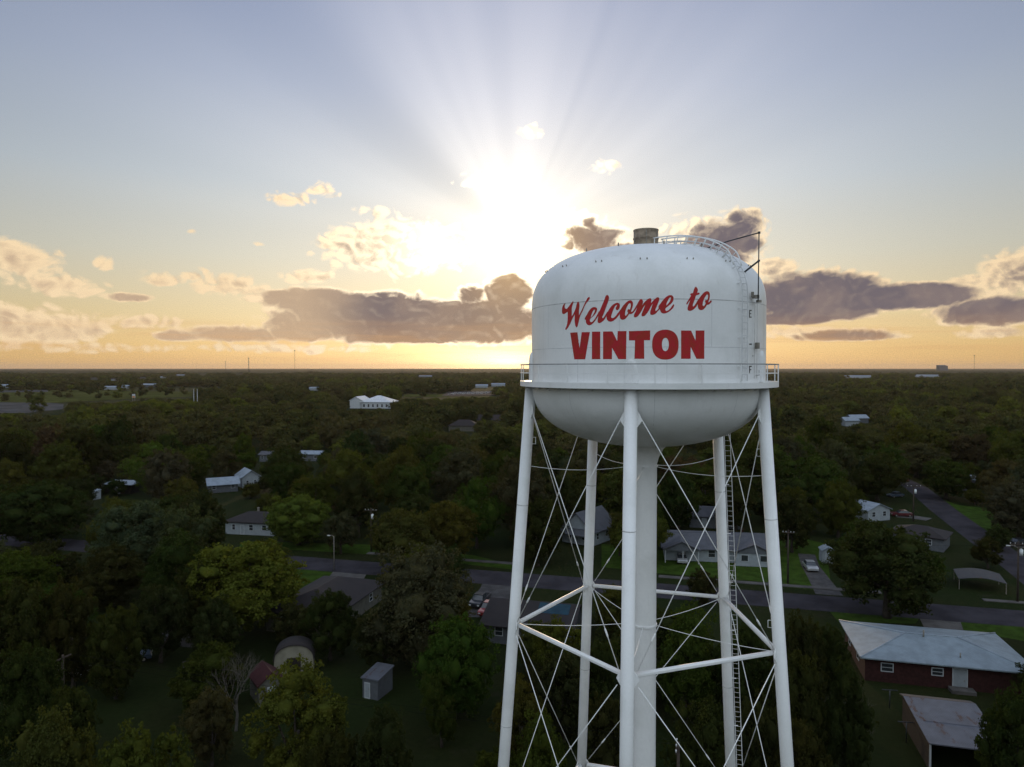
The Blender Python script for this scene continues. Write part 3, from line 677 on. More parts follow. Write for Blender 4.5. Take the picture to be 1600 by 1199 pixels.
# ladder over the tank shell
tl = empty('tank_ladder', (0, 0, 0)); tl.parent = tower
PSI = 46.0
def path(off, hi=0.0):
    o = []
    for z in np.linspace(-0.6, 3.15, 12): o.append((TR + off, z))
    for t in np.linspace(0.06, 1.47, 26):
        r_, z_ = TR * math.cos(t) ** (2 / 2.6), ZC1 + BD * math.sin(t) ** (2 / 2.6)
        nx, nz = math.cos(t) , math.sin(t); o.append((r_ + off * nx, z_ + off * nz))
    return o
for s_ in (-0.2, 0.2):
    q = MB(); q.tube([T(PSI, r_, z_) + (_rt * math.cos(R(PSI)) - _tc * math.sin(R(PSI))) * s_ for r_, z_ in path(0.20)], 0.024, 6)
    q.build('ladder_rail', M['faint'], tl)
sdv = _rt * math.cos(R(PSI)) - _tc * math.sin(R(PSI))
q = MB(); pth = path(0.20); acc = 0
pl = [T(PSI, r_, z_) for r_, z_ in pth]; L_ = [0]
for u, v in zip(pl, pl[1:]): L_.append(L_[-1] + (v - u).length)
def along(s_):
    for k in range(len(pl) - 1):
        if L_[k + 1] >= s_: return pl[k].lerp(pl[k + 1], (s_ - L_[k]) / (L_[k + 1] - L_[k]))
    return pl[-1]
s_ = .3
while s_ < L_[-1]: c = along(s_); q.tube([c - sdv * .2, c + sdv * .2], 0.014, 5); s_ += .305
q.build('rungs', M['faint'], tl)
q = MB(); inner = path(0.0)
for k in range(2, len(pth), 4):
    for sg in (-.2, .2): q.beam(T(PSI, *inner[k]) + sdv * sg, T(PSI, *pth[k]) + sdv * sg, 0.05, 0.03)
q.build('ladder_standoff', M['paint'], tl)
# raised handrails over the crown of the dome up to the vent
def dome(t, off):
    r_, z_ = TR * math.cos(t) ** (2 / 2.6), ZC1 + BD * math.sin(t) ** (2 / 2.6); return r_ + off * math.cos(t), z_ + off * math.sin(t)
for sg in (-.3, .3):
    q = MB(); ts = np.linspace(.42, 1.50, 26); q.tube([T(PSI, *dome(t, .20 + .26 * min(1, (t - .42) * 5))) + sdv * sg for t in ts], .034, 7)
    for t in np.linspace(.62, 1.49, 9): q.tube([T(PSI, *dome(t, 0)) + sdv * sg, T(PSI, *dome(t, .46)) + sdv * sg], .024, 6)
    q.build('roof_handrail', M['paint'], tl)
q = MB(); c = T(75, 2.2, 6.42); q.box((c.x, c.y, CAMZ + 6.42), (1.0, .8, .16), .4); q.build('roof_hatch', M['paint'], tower)
# gauge davit: pipe standing off the right shoulder of the tank
q = MB(); q.tube([T(53, 3.78, 6.02), T(53, 5.0, 6.22), T(53, 6.58, 6.40)], 0.032, 8); q.tube([T(53, 6.58, 6.46), T(54, 6.50, 3.2)], 0.028, 8)
q.tube([T(53, 5.84, 4.62), T(53, 6.58, 5.08)], 0.045, 8); q.box(T(53, 6.58, 6.40), (.10, .10, .10)); q.box(T(53, 6.58, 5.08), (.09, .09, .09)); q.build('gauge_davit', M['darksteel'], tower)
q = MB(); q.box(T(54, 6.38, 3.40), (.26, .2, .16), .5); q.box(T(56, 6.42, 3.2), (.2, .16, .12), .5); q.box(T(52.5, 6.3, 3.5), (.1, .1, .26), .5); q.build('gauge_pulley', M['galv'], tower)
q = MB(); q.tube([T(55, 6.27, 3.1), T(55, 6.27, -.5)], 0.009, 5); q.tube([T(57.5, 6.27, 3.1), T(57.5, 6.27, -.5)], 0.009, 5); q.build('gauge_cable', M['seam'], tower)
q = MB(); q.box(T(57.2, 6.30, 1.08), (.16, .16, .3), .5); q.build('gauge_pointer', M['galv'], tower)
q = MB(); q.tube([T(57, 6.25, -.35), T(59.3, 6.3, -.35), T(59.3, 6.3, -.1)], 0.02, 6); q.build('gauge_hook', M['seam'], tower)
for k in range(16):
    for dd in (-1.6, 1.6):
        q = MB(); q.tube([T(22.5 * k - 1 + dd, 5.48, 5.0), T(22.5 * k - 1 + dd, 5.56, 5.14)], 0.028, 6); q.build('lifting_lug', M['galv'], tower)
for k in range(10):
    q = MB(); q.tube([T(36 * k - 22, 3.6, 6.02), T(36 * k - 22, 3.6, 6.26)], 0.03, 6); q.build('roof_stud', M['galv'], tower)
if 'TOWER_ONLY' in globals(): raise SystemExit(0)

# ------------------------------------------------------------------ houses and sheds
keep = []            # what must stay in sight: (x0, y0, x1, y1, distance) in the photograph
foot = []            # footprints: centre, radius
def house(name, label, cat, c, rz, w, d, hw, rise, roof, wall_m, roof_m, over=0.5, win=(), doors=(), chimney=None, ridge='x', group=None, ridge_cap=None):
    o = empty(name, (c[0], c[1], 0), rz, label, cat, group); foot.append((Vector((c[0], c[1], 0)), math.hypot(w, d) / 2 * 0.85))
    W, D_, mb = w / 2, d / 2, MB()
    if roof == 'hip':
        mb.box((0, 0, hw / 2), (w, d, hw))
    elif roof == 'gable':
        if ridge == 'x':
            vs = [(-W, -D_, 0), (W, -D_, 0), (W, D_, 0), (-W, D_, 0), (-W, -D_, hw), (W, -D_, hw), (W, D_, hw), (-W, D_, hw), (-W, 0, hw + rise - .05), (W, 0, hw + rise - .05)]
            fs = [(0, 1, 5, 4), (2, 3, 7, 6), (1, 2, 6, 9, 5), (3, 0, 4, 8, 7), (4, 5, 9, 8), (6, 7, 8, 9)]
        else:
            vs = [(-W, -D_, 0), (W, -D_, 0), (W, D_, 0), (-W, D_, 0), (-W, -D_, hw), (W, -D_, hw), (W, D_, hw), (-W, D_, hw), (0, -D_, hw + rise - .05), (0, D_, hw + rise - .05)]
            fs = [(0, 1, 5, 8, 4), (1, 2, 6, 5), (2, 3, 7, 9, 6), (3, 0, 4, 7), (5, 6, 9, 8), (7, 4, 8, 9)]
        mb.add(vs, fs)
    else:                # mono pitch: high at the back
        vs = [(-W, -D_, 0), (W, -D_, 0), (W, D_, 0), (-W, D_, 0), (-W, -D_, hw), (W, -D_, hw), (W, D_, hw + rise - .03), (-W, D_, hw + rise - .03)]
        mb.add(vs, [(0, 1, 5, 4), (1, 2, 6, 5), (2, 3, 7, 6), (3, 0, 4, 7), (4, 5, 6, 7)])
    wall = mb.build('wall', wall_m, o)
    mb = MB(); a, b = W + over, D_ + over; th = 0.14
    def slabf(quads):
        for q_ in quads:
            top = [Vector(p) + Vector((0, 0, th)) for p in q_]; bot = [Vector(p) for p in q_]; n = len(q_)
            mb.add(top + bot, [tuple(range(n)), tuple(range(2 * n - 1, n - 1, -1))] + [(k, k + n, (k + 1) % n + n, (k + 1) % n) for k in range(n)])
    if roof == 'hip':
        k = min(a, b) if w >= d else 0
        e0 = hw - 0.02
        if w >= d: r0, r1 = (-(a - b), 0, hw + rise), (a - b, 0, hw + rise)
        else: r0, r1 = (0, -(b - a), hw + rise), (0, b - a, hw + rise)
        A_, B_, C_, D2 = (-a, -b, e0), (a, -b, e0), (a, b, e0), (-a, b, e0)
        if w >= d: fsx = [(0, 1, 5, 4), (2, 3, 4, 5), (1, 2, 5), (3, 0, 4)]
        else: fsx = [(1, 2, 5, 4), (3, 0, 4, 5), (0, 1, 4), (2, 3, 5)]
        vs = [A_, B_, C_, D2, r0, r1]; vs = [(p[0], p[1], p[2] + th) for p in vs[:4]] + [r0, r1] + [A_, B_, C_, D2]
        mb.add(vs, fsx + [(6, 7, 1, 0), (7, 8, 2, 1), (8, 9, 3, 2), (9, 6, 0, 3), (9, 8, 7, 6)])
        rf = mb.build('roof', roof_m, o)
        if ridge_cap:
            q = MB(); 
            for u, v in ((0, 4), (1, 5 if w >= d else 4), (2, 5), (3, 4 if w >= d else 5), (4, 5)):
                pu, pv = Vector(vs[u]), Vector(vs[v]); q.tube([pu + Vector((0, 0, .02)), pv + Vector((0, 0, .02))], 0.09, 6)
            q.build('ridge_cap', ridge_cap, rf)
    elif roof == 'gable':
        if ridge == 'x':
            s_ = rise / D_; e0 = hw - over * s_
            slabf([[(-a, -b, e0), (a, -b, e0), (a, 0, hw + rise), (-a, 0, hw + rise)], [(a, b, e0), (-a, b, e0), (-a, 0, hw + rise), (a, 0, hw + rise)]])
        else:
            s_ = rise / W; e0 = hw - over * s_
            slabf([[(-a, b, e0), (-a, -b, e0), (0, -b, hw + rise), (0, b, hw + rise)], [(a, -b, e0), (a, b, e0), (0, b, hw + rise), (0, -b, hw + rise)]])
        rf = mb.build('roof', roof_m, o)
    else:
        s_ = rise / d
        slabf([[(-a, -b, hw - over * s_), (a, -b, hw - over * s_), (a, b, hw + rise + over * s_), (-a, b, hw + rise + over * s_)]]); rf = mb.build('roof', roof_m, o)
    def place(side, u, z0, ww, hh, thick):
        """frame centre on one wall: f(ront), b(ack), l(eft), r(ight)"""
        if side == 'f': return (u, -D_ - thick / 2, z0 + hh / 2), (ww, thick, hh)
        if side == 'b': return (u, D_ + thick / 2, z0 + hh / 2), (ww, thick, hh)
        if side == 'l': return (-W - thick / 2, u, z0 + hh / 2), (thick, ww, hh)
        return (W + thick / 2, u, z0 + hh / 2), (thick, ww, hh)
    def framed(side, u, z0, ww, hh, name_, inner_name, inner_m, t=0.09):
        f = MB(); cc, ss_ = place(side, u, z0, ww, hh, 0.05); horiz = side in 'fb'
        def bar(du, dz, bw, bh):
            c_ = (cc[0] + (du if horiz else 0), cc[1] + (0 if horiz else du), cc[2] + dz); f.box(c_, (bw if horiz else 0.05, 0.05 if horiz else bw, bh))
        bar(-ww / 2 + t / 2, 0, t, hh); bar(ww / 2 - t / 2, 0, t, hh); bar(0, hh / 2 - t / 2, ww - 2 * t, t); bar(0, -hh / 2 + t / 2, ww - 2 * t, t)
        if name_ == 'window': bar(0, 0, ww - 2 * t, 0.05)
        fo = f.build(name_, M['trim'], o)
        g = MB(); c_, s2 = place(side, u, z0 + t, ww - 2 * t, hh - 2 * t, 0.02); g.box(c_, s2); g.build(inner_name, inner_m, fo)
        return fo
    for (side, u, z0, ww, hh) in win: framed(side, u, z0, ww, hh, 'window', 'pane', M['glass'])
    for (side, u, ww, hh) in doors:
        f = framed(side, u, 0.02, ww, hh, 'door', 'door_leaf', M['white_wall'], 0.1)
        c_, s2 = place(side, u + ww * .28, 1.0, .06, .12, 0.08); g = MB(); g.box(c_, s2); g.build('handle', M['galv'], f)
    if chimney:
        q = MB(); q.box((chimney[0], chimney[1], hw + rise * .7 + .5), (.35, .35, 1.1)); q.box((chimney[0], chimney[1], hw + rise * .7 + 1.08), (.45, .45, .08)); q.build('chimney', chimney[2] if len(chimney) > 2 else M['galv'], rf)
    return o
def W_(side, *us, z0=1.0, w=1.1, h=1.2): return [(side, u, z0, w, h) for u in us]

# brick ranch house under a pale metal hip roof, lower right
u0 = Vector((math.cos(R(-14.5)), math.sin(R(-14.5)), 0)); v0 = Vector((-u0.y, u0.x, 0))
bl = G(1311, 970, 2.7); c = bl + u0 * 8.75 - v0 * 6.0
o = house('ranch_house', 'red brick ranch house with a wide pale blue-grey metal hip roof and white back door', 'house', c, R(-14.5), 16.3, 10.8, 2.65, 1.25, 'hip', M['brick'], M['roof_blue'], over=0.6,
      win=W_('f', -5.9, z0=1.2, w=1.3, h=1.0) + W_('f', -.9, z0=1.3, w=1.2, h=.9) + W_('l', -2, 2.5), doors=[('f', 1.3, 1.5, 2.35)], ridge_cap=M['roof_light'])
q = MB(); q.tube([(-.9, -.5, 3.7), (-.9, -.5, 4.6)], .09, 8); q.build('roof_pipe', M['galv'], o)
q = MB(); q.tube([(1.7, -4.2, 3.0), (1.7, -4.2, 3.6)], .07, 8); q.build('roof_pipe', M['galv'], o)
q = MB(); q.box((1.3, -6.1, 0.2), (2.4, 1.2, .36)); q.build('step', M['concrete'], o)
keep.append((1318, 968, 1600, 1066, 78)); keep.append((1470, 1040, 1530, 1070, 78))
# metal shed in the lower right corner
c = (G(1416, 1088, 2.9) + G(1565, 1170, 2.5)) / 2; rz = R(-15)
o = empty('metal_shed', (c.x, c.y, 0), rz, 'open metal shed with rust-streaked corrugated roof in the back yard of the brick house', 'shed'); foot.append((Vector((c.x, c.y, 0)), 5.2))
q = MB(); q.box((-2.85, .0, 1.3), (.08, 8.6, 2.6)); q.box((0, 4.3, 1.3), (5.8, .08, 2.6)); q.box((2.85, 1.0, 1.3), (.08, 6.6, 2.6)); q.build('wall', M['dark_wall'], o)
def tiltbox(name, x0, x1, y0, y1, z0, z1, th, m_, par):
    q = MB(); q.add([(x0, y0, z0), (x1, y0, z0), (x1, y1, z1), (x0, y1, z1), (x0, y0, z0 - th), (x1, y0, z0 - th), (x1, y1, z1 - th), (x0, y1, z1 - th)], [(0, 1, 2, 3), (7, 6, 5, 4), (0, 4, 5, 1), (1, 5, 6, 2), (2, 6, 7, 3), (3, 7, 4, 0)]); return q.build(name, m_, par)
tiltbox('roof', -3.1, 3.1, -4.7, 3.3, 2.62, 3.12, .1, M['roof_rust'], o); tiltbox('roof_flap', -3.1, 3.1, 3.3, 4.7, 3.13, 2.75, .1, M['roof_tan'], o)
tiltbox('patch_panel', -2.5, 2.6, -1.0, 3.2, 2.88, 3.14, .03, M['roof_rust'], o)
for sx in (-2.9, 2.9): q = MB(); q.box((sx, -4.4, 1.28), (.14, .14, 2.56)); q.build('post', M['trim'], o)
keep.append((1418, 1083, 1530, 1175, 62)); keep.append((1418, 1120, 1500, 1199, 60))
# long low house with carport, seen between the tower's legs
c = (G(1042, 876) + G(1195, 882)) / 2 + gy * 4.3; rzD = GR + R(5)
o = house('ranch_house', 'long grey-roofed ranch house with two front gables and a carport behind the tower legs', 'house', c, rzD, 18.6, 8.2, 2.6, 1.9, 'gable', M['white_wall'], M['roof_grey'], over=0.7,
      win=W_('f', -1.0, 1.2, w=1.3, h=1.5, z0=.8), doors=[('f', 3.0, 1.0, 2.1)], chimney=(5.0, 1.0, M['brick']))
for (x_, w_) in ((-6.4, 6.0), (6.0, 6.4)):
    q = MB(); hw, ri, y0 = 2.45, 1.5, -6.6; W2 = w_ / 2
    for sx in (-1, 1):
        p = [(x_, y0, hw + ri), (x_ + sx * (W2 + .3), y0, hw), (x_ + sx * (W2 + .3), -1.5, hw), (x_, -1.5, hw + ri)]
        q.add([(a_, b_, c_ + .12) for a_, b_, c_ in p] + p, [(0, 1, 2, 3), (7, 6, 5, 4), (0, 4, 5, 1), (1, 5, 6, 2), (2, 6, 7, 3), (3, 7, 4, 0)])
    q.build('porch_roof', M['roof_grey'], o)
    q = MB(); q.add([(x_ - W2, y0 + .3, hw - .1), (x_ + W2, y0 + .3, hw - .1), (x_, y0 + .3, hw + ri - .1), (x_ - W2, y0 + .42, hw - .1), (x_ + W2, y0 + .42, hw - .1), (x_, y0 + .42, hw + ri - .1)], [(0, 1, 2), (5, 4, 3), (0, 3, 4, 1), (1, 4, 5, 2), (2, 5, 3, 0)])
    q.build('gable_face', M['grey_wall'], o)
    if x_ < 0:
        for sx in (-W2 + .1, 0.2, W2 - .1): q = MB(); q.box((x_ + sx, y0 + .4, hw / 2), (.14, .14, hw - .1)); q.build('post', M['trim'], o)
    else:
        q = MB(); q.box((x_, (y0 + .45 - 4.1) / 2, hw / 2), (w_ - .2, -4.12 - (y0 + .45), hw - .1)); wb = q.build('wall', M['white_wall'], o)
        for u in (-1.6, 1.6):
            q = MB(); q.box((x_ + u, y0 + .42, 1.5), (1.3, .05, 1.2)); f = q.build('window', M['trim'], o); q = MB(); q.box((x_ + u, y0 + .385, 1.5), (1.1, .02, 1.0)); q.build('pane', M['glass'], f)
dhouse = o
keep.append((1036, 828, 1200, 876, 124))
c = G(1117, 826) + gy * 2.8
house('cottage', 'small grey cottage with a pale roof behind the long ranch house', 'house', c, GR + R(3), 11.0, 5.6, 2.7, 1.5, 'gable', M['grey_wall'], M['roof_grey'], over=0.5, win=W_('f', 1.0, 3.6), doors=[('f', -2.4, 1.0, 2.1)])
keep.append((1078, 784, 1155, 824, 152))
c = G(915, 852) + gy * 4.5
o = house('steep_roofed_house', 'dark steep-roofed house with a white gable wall seen between the left legs of the tower', 'house', c, R(-38), 7.0, 9.0, 3.0, 3.2, 'gable', M['white_wall'], M['roof_grey'], over=0.5, ridge='y', win=W_('r', -2.4, 1.2, w=.9, h=1.3) + W_('f', -1.7, 1.7), doors=[('f', 0.0, 1.0, 2.1)])
q = MB(); q.add([(-3.4, -6.6, 2.3), (3.4, -6.6, 2.3), (3.4, -4.4, 3.1), (-3.4, -4.4, 3.1), (-3.4, -6.6, 2.18), (3.4, -6.6, 2.18), (3.4, -4.4, 2.98), (-3.4, -4.4, 2.98)], [(0, 1, 2, 3), (7, 6, 5, 4), (0, 4, 5, 1), (1, 5, 6, 2), (2, 6, 7, 3), (3, 7, 4, 0)]); q.build('porch_roof', M['roof_grey'], o)
for sx in (-3.2, 0, 3.2): q = MB(); q.box((sx, -6.4, 1.1), (.14, .14, 2.2)); q.build('post', M['trim'], o)
keep.append((884, 802, 945, 858, 132))
c = G(1356, 812) + gy * 2
house('metal_roofed_house', 'white house with a shiny pale metal roof beside the side road', 'house', c, R(20), 6.6, 7.4, 2.6, 1.3, 'gable', M['white_wall'], M['roof_light'], over=0.4, ridge='y', win=W_('f', -1.6, 1.6), doors=[('r', -1.5, 1.0, 2.0)])
keep.append((1333, 779, 1380, 808, 160))
c = G(1443, 856, 0) + gy * 2
house('dark_roofed_house', 'low house with a dark shingled roof behind the huge round tree', 'house', c, R(-40), 9.0, 7.0, 2.5, 1.5, 'hip', M['grey_wall'], M['roof_brown'], win=W_('f', -2, 2))
keep.append((1425, 815, 1470, 845, 132))
# curved metal carport by the corner
c = G(1530, 917); o = empty('carport', (c.x, c.y, 0), R(-25), 'low arched metal carport on the grass at the street corner', 'carport'); foot.append((c, 4))
q = MB(); vs = []; fs = []
for i in range(9):
    t = i / 8; x_ = -3.2 + 6.4 * t; z_ = 1.7 + .5 * math.sin(math.pi * t); vs += [(x_, -3, z_), (x_, 3, z_), (x_, 3, z_ - .07), (x_, -3, z_ - .07)]
for i in range(8):
    a_ = i * 4; fs += [(a_, a_ + 4, a_ + 5, a_ + 1), (a_ + 2, a_ + 6, a_ + 7, a_ + 3), (a_ + 3, a_ + 7, a_ + 4, a_), (a_ + 1, a_ + 5, a_ + 6, a_ + 2)]
fs += [(0, 1, 2, 3), (32 + 3, 32 + 2, 32 + 1, 32)]; q.add(vs, fs); q.build('roof', M['roof_tan'], o)
for sx in (-3.1, 3.1):
    for sy in (-2.8, 2.8): q = MB(); q.box((sx, sy, .84), (.1, .1, 1.66)); q.build('post', M['galv'], o)
keep.append((1490, 875, 1600, 915, 110))
c = G(1293, 880) + gy * 1
house('garden_shed', 'tiny white shed at the end of the car driveway', 'shed', c, R(-10), 2.0, 2.4, 2.2, .6, 'gable', M['white_wall'], M['roof_light'], over=.15, ridge='y', doors=[('f', 0, .9, 1.8)], group='small garden sheds')
keep.append((1282, 848, 1300, 878, 126))
c = G(388, 836) + gy * 3.5
house('bungalow', 'white bungalow with a dark brown roof across the street from the yellow-green tree', 'house', c, GR + R(4), 11, 7, 2.6, 1.7, 'hip', M['white_wall'], M['roof_brown'], win=[('f', -3.6, .9, .8, 1.3), ('f', .4, .9, 1.0, 1.3)] + W_('f', 3.4), doors=[('f', -1.6, .9, 2.0)], chimney=(-.5, 1))
keep.append((363, 794, 405, 833, 148))
c = G(337, 770) + gy * 3
house('outbuilding', 'low outbuilding with a pale gabled metal roof among trees, left of the white gabled house', 'shed', c, R(28), 7.6, 5.5, 2.4, 1.4, 'gable', M['grey_wall'], M['roof_light'], over=.6, win=W_('f', -2.5, 2.5))
keep.append((318, 738, 365, 762, 200))
c = G(378, 762) + gy * 3
house('white_house', 'white gabled house deep among the trees beside a pale-roofed outbuilding', 'house', c, R(35), 5.2, 7, 3.2, 1.8, 'gable', M['white_wall'], M['roof_light'], ridge='y', win=W_('f', -1.1, 1.1, w=.8))
keep.append((363, 733, 393, 752, 200))
c = G(180, 772) + gy * 3
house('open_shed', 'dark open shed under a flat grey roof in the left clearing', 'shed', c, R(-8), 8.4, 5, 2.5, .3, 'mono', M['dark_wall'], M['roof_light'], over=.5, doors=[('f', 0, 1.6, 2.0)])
keep.append((143, 743, 203, 778, 185))
c = G(148, 780)
house('garden_shed', 'small white shed on the lawn in front of the dark open shed', 'shed', c, R(-30), 2.0, 2.2, 2.0, .4, 'mono', M['white_wall'], M['roof_light'], over=.1, doors=[('f', 0, .8, 1.7)], group='small garden sheds')
for px, py, w_, lab in ((412, 722, 4.5, 'grey cottage half hidden in the trees behind the white gabled house'), (482, 721, 8.5, 'low house with a pale flat roof sunk in the middle of the woods')):
    c = G(px, py) + gy * 3
    house('cottage', lab, 'house', c, R(-8), w_, 5, 2.7, .9, 'gable', M['grey_wall'], M['roof_light' if px > 450 else 'roof_grey'], win=W_('f', -w_ * .25, w_ * .25))
    keep.append((px - 10, py - 11, px + 12, py - 1, c.y - 6))
c = G(735, 826) + gy * 3
house('workshop', 'workshop with a light metal roof behind the pair of trees by the street', 'workshop', c, R(-10), 7.5, 6, 2.8, .7, 'mono', M['dark_wall'], M['roof_light'], over=.5, win=W_('f', -2, 2))
keep.append((718, 790, 753, 818, 138))
c = G(722, 674) + gy * 4
house('tiled_house', 'distant house with a reddish brown hip roof in the woods left of the tower', 'house', c, R(-5), 16, 10, 3, 3.2, 'hip', M['tan_wall'], M['roof_brown'], chimney=(0, 0, M['brick']))
keep.append((696, 654, 735, 668, 380))
c = G(762, 664) + gy * 4
house('tiled_house', 'distant brown-roofed house just right of the reddish hip-roofed one', 'house', c, R(-12), 14, 9, 3, 3.0, 'gable', M['tan_wall'], M['roof_brown'])
keep.append((748, 643, 775, 652, 420))
# house with blue tarp beyond the left leg, and the brown-roofed one further left
c = Vector((3.0, 92.5, 0))
o = house('tarped_house', 'grey-roofed house with a blue tarp on its roof behind the left leg', 'house', c, GR, 11, 9.5, 2.5, 1.6, 'gable', M['grey_wall'], M['roof_brown'], over=.6, win=W_('f', -3.6, 3.2) + W_('l', -2, 2), doors=[('f', 0, 1.0, 2.1)])
q = MB(); rr = lambda x_, y_: (x_, y_, 2.5 + 1.6 * (1 - abs(y_) / 4.75) + .17)
q.add([rr(0.5, .3), rr(5.0, .3), rr(5.0, 4.9), rr(.5, 4.9)], [(0, 1, 2, 3)]); q.add([rr(0.8, -.2), rr(4.9, -.2), rr(4.9, -2.2), rr(.8, -2.2)], [(3, 2, 1, 0)]); q.build('tarp', M['tarp'], o)
keep.append((762, 968, 800, 1005, 82)); keep.append((814, 926, 858, 950, 92))
c = Vector((-26.2, 99.5, 0))
house('brown_roofed_house', 'house with a broad dark brown hip roof beside the mown lawn', 'house', c, GR, 9.5, 15.5, 2.6, 2.0, 'hip', M['tan_wall'], M['roof_brown'], over=.6, win=W_('r', -4, 4) + W_('f', -2, 2))
keep.append((475, 897, 562, 935, 94))
# sheds in the dark gardens, lower left
c = G(452, 1055)
o = empty('barn', (c.x, c.y + 2.5, 0), R(12), 'small tan barn with an arched gable end among dark trees', 'barn'); foot.append((c, 3.4))
q = MB(); n = 14; vs = []
for y_ in (-2.6, -.2):
    for i in range(n + 1):
        t = math.pi * i / n; vs.append((2.15 * math.cos(t) , y_, 1.7 + 1.75 * math.sin(t) ** .9))
    vs += [(-2.15, y_, 0), (2.15, y_, 0)]
k = n + 3; q.add(vs, [tuple(range(k)), tuple(range(2 * k - 1, k - 1, -1))] + [(i, i + k, (i + 1) % k + k, (i + 1) % k) for i in range(k)]); q.build('wall', M['pale_tan'], o)
q = MB(); vs = []
for y_ in (-2.8, 0):
    for rr_ in (0.04, 0.12):
        for i in range(n + 1):
            t = math.pi * i / n; vs.append(((2.15 + rr_) * math.cos(t), y_, 1.7 + (1.75 + rr_) * math.sin(t) ** .9))
m1 = n + 1; fs = []
for i in range(n): fs += [(m1 + i, m1 + i + 1, 3 * m1 + i + 1, 3 * m1 + i), (i, 2 * m1 + i, 2 * m1 + i + 1, i + 1), (i, i + 1, m1 + i + 1, m1 + i), (2 * m1 + i, 3 * m1 + i, 3 * m1 + i + 1, 2 * m1 + i + 1)]
q.add(vs, fs, True); q.build('roof', M['roof_brown'], o)
q = MB(); q.box((0, -2.63, 1.0), (1.5, .05, 2.0)); q.build('door', M['dark_wall'], o)
keep.append((424, 1010, 482, 1040, 76))
c = G(404, 1100)
house('garden_shed', 'pale shed with a red gabled roof in front of the tan barn', 'shed', c + gy * 1.5, R(35), 2.6, 3.4, 2.2, 1.0, 'gable', M['tan_wall'], M['dark_red'], over=.2, ridge='y', doors=[('f', 0, .9, 1.8)], group='small garden sheds')
keep.append((392, 1070, 415, 1098, 70))
c = G(582, 1092) + gy * 1.3
o = house('tool_shed', 'narrow grey tool shed with a rusty lean-to metal roof in the dark garden', 'shed', c, R(-22), 1.9, 2.9, 2.1, .35, 'mono', M['grey_wall'], M['roof_rust'], over=.15, doors=[('f', -.35, .7, 1.7)])
keep.append((566, 1044, 604, 1090, 72))

# distant buildings
def wide(name, lab, px, py, w_, d_, h_, roofk='gable', wm='white_wall', rm='roof_light', rise=2.0, Y=None, rz=0.0, cat='building', win=()):
    c = G(px, py); house(name, lab, cat, c, rz, w_, d_, h_, rise, roofk, M[wm], M[rm], over=.6, win=win); return c
c = G(588, 638); keep.append((545, 613, 606, 637, 645))
o = house('church', 'large white church hall with a white hip roof and taller gabled wing above the trees', 'church', c + gy * 6, R(-6), 27, 24, 5.5, 5.4, 'hip', M['trim'], M['roof_white'], over=.8, win=[('f', u, 1.2, 1.6, 2.6) for u in (-10, -6, -2, 2, 6, 10)], doors=[('f', 12, 2, 3)])
q = MB(); W3, y0, y1, hw, ri, xo = 5.5, -12, 12, 7.0, 3.0, -17.2
q.add([(xo - W3, y0, 0), (xo + W3, y0, 0), (xo + W3, y1, 0), (xo - W3, y1, 0), (xo - W3, y0, hw), (xo + W3, y0, hw), (xo + W3, y1, hw), (xo - W3, y1, hw), (xo, y0, hw + ri), (xo, y1, hw + ri)], [(0, 1, 5, 8, 4), (1, 2, 6, 5), (2, 3, 7, 9, 6), (3, 0, 4, 7)]); q.build('wing_wall', M['trim'], o)
q = MB()
for sx in (-1, 1):
    p = [(xo, y0 - .5, hw + ri + .05), (xo + sx * (W3 + .6), y0 - .5, hw - .4), (xo + sx * (W3 + .6), y1 + .5, hw - .4), (xo, y1 + .5, hw + ri + .05)]
    q.add([(a_, b_, c_ + .25) for a_, b_, c_ in p] + p, [(0, 1, 2, 3), (7, 6, 5, 4), (0, 4, 5, 1), (1, 5, 6, 2), (2, 6, 7, 3), (3, 7, 4, 0)])
q.build('wing_roof', M['roof_white'], o)
far = [(147,593.5,26,'low pinkish-roofed barn far off left of the others','tan_wall','roof_tan'),(178,595,20,'far red-roofed farm building','white_wall','roof_tan'),(223,592,18,'far yellowish farm shed','tan_wall','roof_tan'),
 (255,591,22,'far white farm shed','white_wall','roof_light'),(172,609,20,'long white-roofed barn at the edge of the meadow','white_wall','roof_light'),(197,607,16,'white-roofed house between meadow trees','white_wall','roof_light'),
 (232,605,30,'long pale building behind the meadow trees','grey_wall','roof_light'),(282,588,40,'pale roof among far trees left of the mast','grey_wall','roof_light'),(316,587,30,'tiny light roof below the left mast','white_wall','roof_light'),
 (373,586,30,'small yellow-lit roof near the horizon','tan_wall','roof_light'),(6,606,22,'white house at the left end of the far road','white_wall','roof_light'),(1340,591,90,'long flat pale warehouse in the far woods','white_wall','roof_light'),
 (1420,580,130,'pale warehouse just under the horizon','white_wall','roof_light'),(1448,589.5,95,'broad bright warehouse right of the tower near the horizon','white_wall','roof_light'),(665,590,50,'far low building left of the tower','grey_wall','roof_light'),
 (752,606,22,'white shed behind the car park','white_wall','roof_light'),(778,604,26,'long white shed behind the car park near the tower','white_wall','roof_light'),(490,610.5,14,'small white house in the woods left of the church','white_wall','roof_light'),
 (1328,666,9,'tiny white house in the woods right of the tower','white_wall','roof_light'),(1506,766,5,'little pale-roofed hut among dark trees by the side road','grey_wall','roof_light'),(1340,662,12,'second roof in the woods clearing right of the tower','grey_wall','roof_light')]
